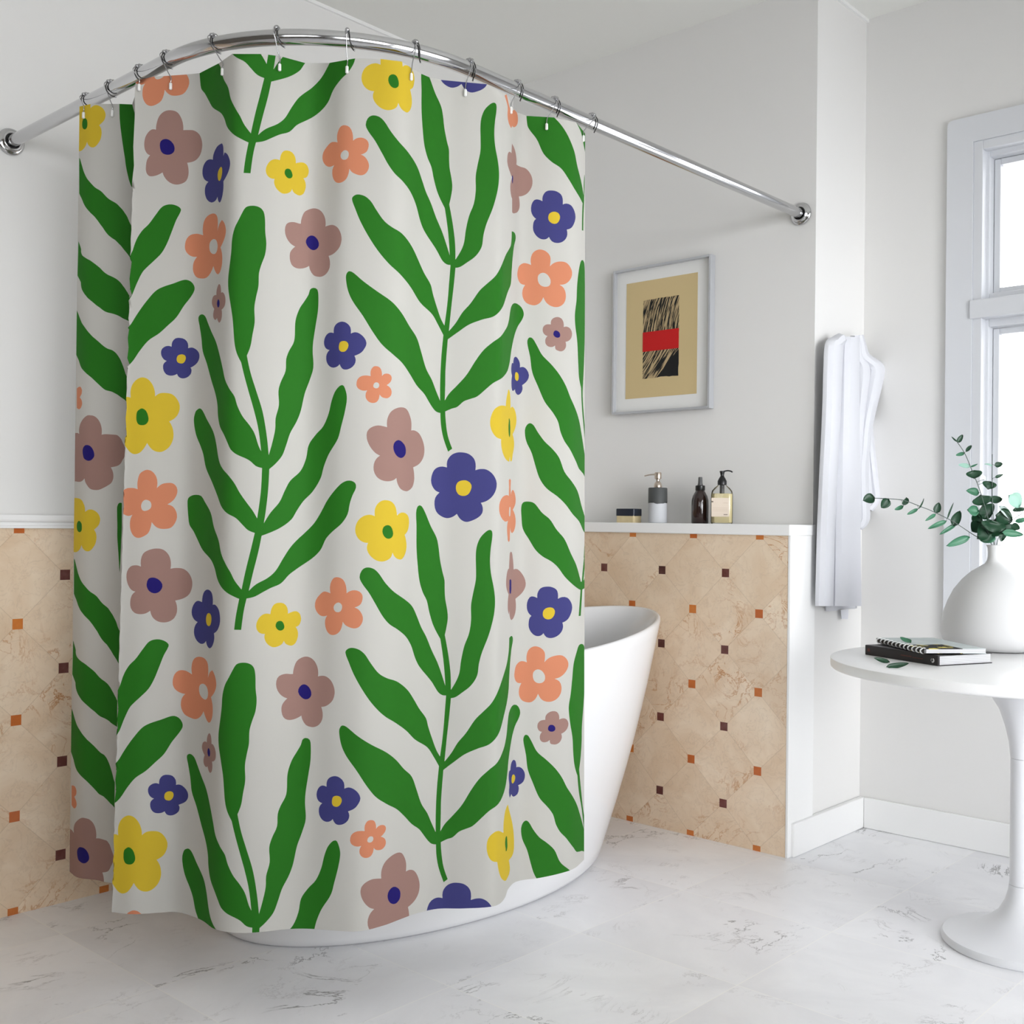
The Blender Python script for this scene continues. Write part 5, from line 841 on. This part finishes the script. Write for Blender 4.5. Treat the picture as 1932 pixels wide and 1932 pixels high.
# ------------------------------------------------------------------ eucalyptus
LT = [mat('dark eucalyptus leaf', col(22, 62, 38), .45), mat('mid eucalyptus leaf', col(66, 122, 92), .45), mat('pale eucalyptus leaf', col(160, 200, 184), .5), mat('silvery eucalyptus leaf', col(214, 228, 224), .5)]
M_stem = mat('grey green stem', col(84, 96, 90), .6)
def leaf_mesh(A, Bp, W, curl=.25, up=Vector((.76, -.62, .2))):
    A = Vector(A); Bp = Vector(Bp); L = (Bp-A).length; d = (Bp-A).normalized()
    nrm_ = (up - d*up.dot(d)).normalized(); sd_ = d.cross(nrm_)
    nU, nV = 10, 6; V = []; F = []
    for layer in (0, 1):
        for i in range(nU+1):
            t = i/nU; w = W/2*(math.sin(PI*min(1, t**.75*.985+.015))**.6)*(1 if t < .999 else .25)
            if t < .12: w *= (.12+t/.12*.88)
            for j in range(-nV//2, nV//2+1):
                q = j/(nV/2)
                p = A+d*(L*t)+sd_*(w*q)+nrm_*(curl*L*.35*math.sin(PI*t)+W*.18*(q*q)-layer*.0005)
                V.append(tuple(p))
    w_ = nV+1; off = (nU+1)*w_
    for i in range(nU):
        for j in range(nV):
            F.append((i*w_+j, i*w_+j+1, (i+1)*w_+j+1, (i+1)*w_+j)); F.append(tuple(off+k for k in ((i+1)*w_+j, (i+1)*w_+j+1, i*w_+j+1, i*w_+j)))
    for i in range(nU):
        for j in (0, nV): F.append((i*w_+j, (i+1)*w_+j, off+(i+1)*w_+j, off+i*w_+j))
    for j in range(nV):
        for i in (0, nU): F.append((i*w_+j, i*w_+j+1, off+i*w_+j+1, off+i*w_+j))
    return V, [], F
STEMS = [('left-reaching eucalyptus sprig arching out of the white vase', ST_a), ('upright eucalyptus sprig rising left of the window edge from the vase', ST_b), ('short pale eucalyptus sprig standing straight up in front of the window', ST_c), ('right-hand eucalyptus sprig leaning over the vase to the picture edge', ST_d)]
def near(P, st): return min((Vector(P)-Vector(q)).length for q in catmull(st, 6))
sprigs = []
for lab_, st in STEMS:
    e = thing('eucalyptus_sprig', lab_, 'plant', tuple(st[0]), 0, 'eucalyptus sprigs in the vase')
    loc = Vector(st[0])
    obj('stem', sweep(catmull([tuple(Vector(p)-loc) for p in st], 8), .0011, 8), M_stem, e, True)
    sprigs.append((e, loc, st))
random.seed(11)
for k, l in enumerate(LEAVES):
    A, Bp, W, tone = l[:3], l[3:6], l[6], l[7]
    if k < 13: s_ = sprigs[0]
    elif k < 22 or k == 44: s_ = sprigs[1]
    elif k in (22, 23, 46): s_ = sprigs[2]
    elif k in (30, 33, 34, 35, 36, 37, 38, 39, 45): s_ = sprigs[3]
    else: s_ = min(sprigs, key=lambda q: near(A, q[2]))
    e, loc, st = s_
    up = Vector((.76+random.uniform(-.3, .3), -.62+random.uniform(-.3, .3), .25+random.uniform(-.3, .3)))
    Al = Vector(A)-loc; Bl = Vector(Bp)-loc
    # petiole to the nearest stem point
    q = min([Vector(p) for p in catmull(st, 6)], key=lambda v: (v-Vector(A)).length)-loc
    obj('leaf', leaf_mesh(tuple(Al), tuple(Bl), W, random.uniform(-.3, .5), up), LT[int(tone)], e, True)
    if (q-Al).length > .004: obj('leaf_stalk', sweep([tuple(q), tuple(q.lerp(Al, .5)+Vector((0, 0, .002))), tuple(Al)], .0006, 6), M_stem, e, True)
# fallen leaves
def fallen(a, b, w, z, lab_, tone):
    m_ = ((a[0]+b[0])/2, (a[1]+b[1])/2, z)
    o = obj('fallen_leaf', leaf_mesh((a[0]-m_[0], a[1]-m_[1], .001), (b[0]-m_[0], b[1]-m_[1], .010), w, -.12, Vector((.62, -.5, .6))), LT[tone], None, True)
    o.location = m_; return tag(o, lab_, 'leaf', 'fallen eucalyptus leaves')
fallen((1.765, -.492), (1.733, -.512), .014, TZ+.0008, 'dark green leaf lying on the table, nearer the table edge on the left', 0)
fallen((1.800, -.590), (1.840, -.552), .015, TZ+.0008, 'dark green leaf lying on the table in front of the black book spine', 0)

# ------------------------------------------------------------------ books
bk = thing('book', 'thick closed book with black spine lying on the white table', 'book', (1.8767, -.4594, TZ), math.atan2(.0976, -.2362)+PI)
# local: +x along from B towards... spine runs along -x, pages towards +y
M_bk = mat('black book cloth', col(22, 17, 17), .45); M_pg = mat('book pages', col(230, 230, 230), .9)
t = NT(M_pg); s = t.sep(t.coords()); t.bump(t.math('SINE', t.math('MULTIPLY', s[2], 6000.)), .2, .0004)
t.base(t.mix(t.ramp(t.math('SINE', t.math('MULTIPLY', s[2], 1500.)), [(.4, (0, 0, 0)), (1., (1, 1, 1))]), col(206, 206, 207), col(170, 170, 174)))
SL_, SW_, SH_ = .2555, .183, .0265
obj('page_block', B(-SL_+.003, -.003, .004, SW_-.003, .0022, SH_-.0022), M_pg, bk)
bm = bmesh.new(); box(bm, -SL_, 0, .002, SW_, 0, .002, bev=.0004); box(bm, -SL_, 0, .002, SW_, SH_-.002, SH_, bev=.0004)
cv = obj('cover', bm, M_bk, bk)
sp = obj('spine', B(-SL_, 0, -.002, .004, 0, SH_, bev=.0015), M_bk, bk, label='black spine with small faded stamps')
M_st = mat('faded red stamp', col(92, 44, 36), .6); M_st2 = mat('silver stamp', col(206, 206, 206), .5)
for x0_, x1_, a, b, m_ in ((-.246, -.238, .010, .018, M_st), (-.125, -.088, .0125, .0150, M_st), (-.085, -.05, .0115, .0132, M_st)):
    obj('spine_print', B(x0_, x1_, -.0024, -.0019, a, b), m_, sp)
bm = bmesh.new()
for i in range(24):
    a = 2*PI*i/24
N = 24; ro, ri = .0058, .0030
vo = [bm.verts.new((-.0175+ro*math.cos(2*PI*i/N), -.0024, .0125+ro*math.sin(2*PI*i/N))) for i in range(N)]
vi = [bm.verts.new((-.0190+ri*math.cos(2*PI*i/N), -.0024, .0125+ri*math.sin(2*PI*i/N))) for i in range(N)]
for i in range(N):
    if i not in (5, 6, 7, 14, 15): bm.faces.new((vo[i], vo[(i+1)%N], vi[(i+1)%N], vi[i]))
obj('spine_emblem', bm, M_st2, sp, label='small silver ring emblem')

NBO = (1.8428, -.4720); nang = math.atan2(.177, -.2128)+PI
nb = thing('spiral_notebook', 'spiral-bound notebook with pale photo cover, on top of the black-spined book', 'notebook', (NBO[0], NBO[1], TZ+SH_+.0022), nang)
NL, NW, NH = .262, .168, .0125
obj('page_block', B(-NL+.002, -.001, .008, NW-.001, .0012, NH-.0012), M_pg, nb)
M_cov = mat('photo cover', col(222, 226, 226), .7, spec=.15); t = NT(M_cov); co = t.coords(); s = t.sep(co)
dk = t.ramp(t.math('ADD', t.math('MULTIPLY', s[0], -3.2), t.math('MULTIPLY', t.noise(co, 16., 3.)[0], .5)), [(.52, (1, 1, 1)), (.60, (0, 0, 0))])
rg = t.math('MULTIPLY', dk, t.math('LESS_THAN', s[1], .105))
c = t.mix(rg, t.mix(t.noise(co, 14., 4.)[0], col(206, 212, 212), col(170, 180, 180)), col(14, 14, 13))
yl = t.math('MULTIPLY', rg, t.ramp(t.noise(co, 38., 2.)[0], [(.56, (0, 0, 0)), (.60, (1, 1, 1))]))
c = t.mix(yl, c, col(206, 192, 96)); t.base(c)
bm = bmesh.new(); box(bm, -NL, 0, .004, NW, 0, .0012); box(bm, -NL, 0, .004, NW, NH-.0012, NH)
obj('cover', bm, M_cov, nb, label='glossy photo cover, pale with dark and yellow patches')
obj('binding_backing', B(-NL, 0, .0030, .0080, .0012, NH-.0012), M_blk, nb, label='black binding edge')
M_coil = mat('white coil', col(236, 236, 236), .4)
for i in range(12):
    x = -NL+.012+(NL-.024)*i/11
    P = [(x+.0016*math.sin(a)+.0, .007+.0085*math.cos(a), NH/2+.0062*math.sin(a)) for a in [PI*(.28+1.44*q/12) for q in range(13)]]
    obj('coil_ring', sweep(P, .0019, 8), M_coil, nb, True, label='white coil ring')
lf = fallen((1.7700, -.372), (1.736, -.362), .018, TZ+SH_+NH+.0032, 'green leaf lying on the spiral notebook', 1)

# ------------------------------------------------------------------ camera
f, yaw, pitch, roll = 2100.7776, -.7442603, .0091568, .0124311
fw = Vector((math.sin(yaw)*math.cos(pitch), math.cos(yaw)*math.cos(pitch), math.sin(pitch)))
r = Vector((math.cos(yaw), -math.sin(yaw), 0)); u = r.cross(fw)
rr2 = r*math.cos(roll)+u*math.sin(roll); uu = -r*math.sin(roll)+u*math.cos(roll)
cd = bpy.data.cameras.new('camera'); cam = bpy.data.objects.new('camera', cd); C.objects.link(cam)
M3 = Matrix((rr2, uu, -fw)).transposed().to_4x4(); M3.translation = Vector((2.966696, -3.210389, 1.056693))
cam.matrix_world = M3; cd.sensor_width = 36; cd.lens = 36*f/1932; cd.clip_start = .05; cd.clip_end = 60
sc.camera = cam

# ------------------------------------------------------------------ daylight
w = bpy.data.worlds.new('sky'); sc.world = w; w.use_nodes = True
bg = w.node_tree.nodes['Background']; bg.inputs[0].default_value = (.955, .972, 1., 1)
nt = w.node_tree
geo = nt.nodes.new('ShaderNodeTexCoord'); dt = nt.nodes.new('ShaderNodeVectorMath'); dt.operation = 'DOT_PRODUCT'
gd = Vector(GLOWDIR).normalized(); dt.inputs[1].default_value = gd
nt.links.new(geo.outputs['Generated'], dt.inputs[0])
def wm(op, a, b=0.):
    n_ = nt.nodes.new('ShaderNodeMath'); n_.operation = op
    for i_, v_ in enumerate((a, b)):
        if hasattr(v_, 'is_output'): nt.links.new(v_, n_.inputs[i_])
        else: n_.inputs[i_].default_value = v_
    return n_.outputs[0]
g_ = wm('POWER', wm('MAXIMUM', dt.outputs['Value'], 0.), GLOWN)
nt.links.new(wm('ADD', wm('MULTIPLY', g_, GLOW), SKY), bg.inputs[1])
def portal(name, loc, rot, sx, sy):
    l = bpy.data.lights.new(name, 'AREA'); l.shape = 'RECTANGLE'; l.size = sx; l.size_y = sy; l.cycles.is_portal = True
    o = bpy.data.objects.new(name, l); o.location = loc; o.rotation_euler = rot; C.objects.link(o)
portal('portal_window', ((WX0+WX1)/2, WY+.2, (WZ0+WZ1)/2), (-PI/2, 0, 0), WX1-WX0, WZ1-WZ0)
portal('portal_right', (XR+.2, (RY0+RY1)/2, (RZ0+RZ1)/2), (PI/2, 0, PI/2), RY1-RY0, RZ1-RZ0)

portal('portal_near', (XR+.2, (QY0+QY1)/2, (QZ0+QZ1)/2), (PI/2, 0, PI/2), QY1-QY0, QZ1-QZ0)
portal('portal_rear', ((PX0+PX1)/2, YB-.2, (PZ0+PZ1)/2), (PI/2, 0, 0), PX1-PX0, PZ1-PZ0)
sc.view_settings.view_transform = 'Standard'; sc.view_settings.look = 'None'
sc.view_settings.gamma = 1; sc.view_settings.exposure = EXPO
try: sc.view_settings.use_curve_mapping = False
except Exception: pass
cy = sc.cycles
cy.use_denoising = True; cy.use_adaptive_sampling = True; cy.adaptive_threshold = .08; cy.adaptive_min_samples = 16; cy.max_bounces = 8; cy.diffuse_bounces = 5; cy.glossy_bounces = 5; cy.transmission_bounces = 6
cy.sample_clamp_indirect = 6.; cy.caustics_reflective = False; cy.caustics_refractive = False
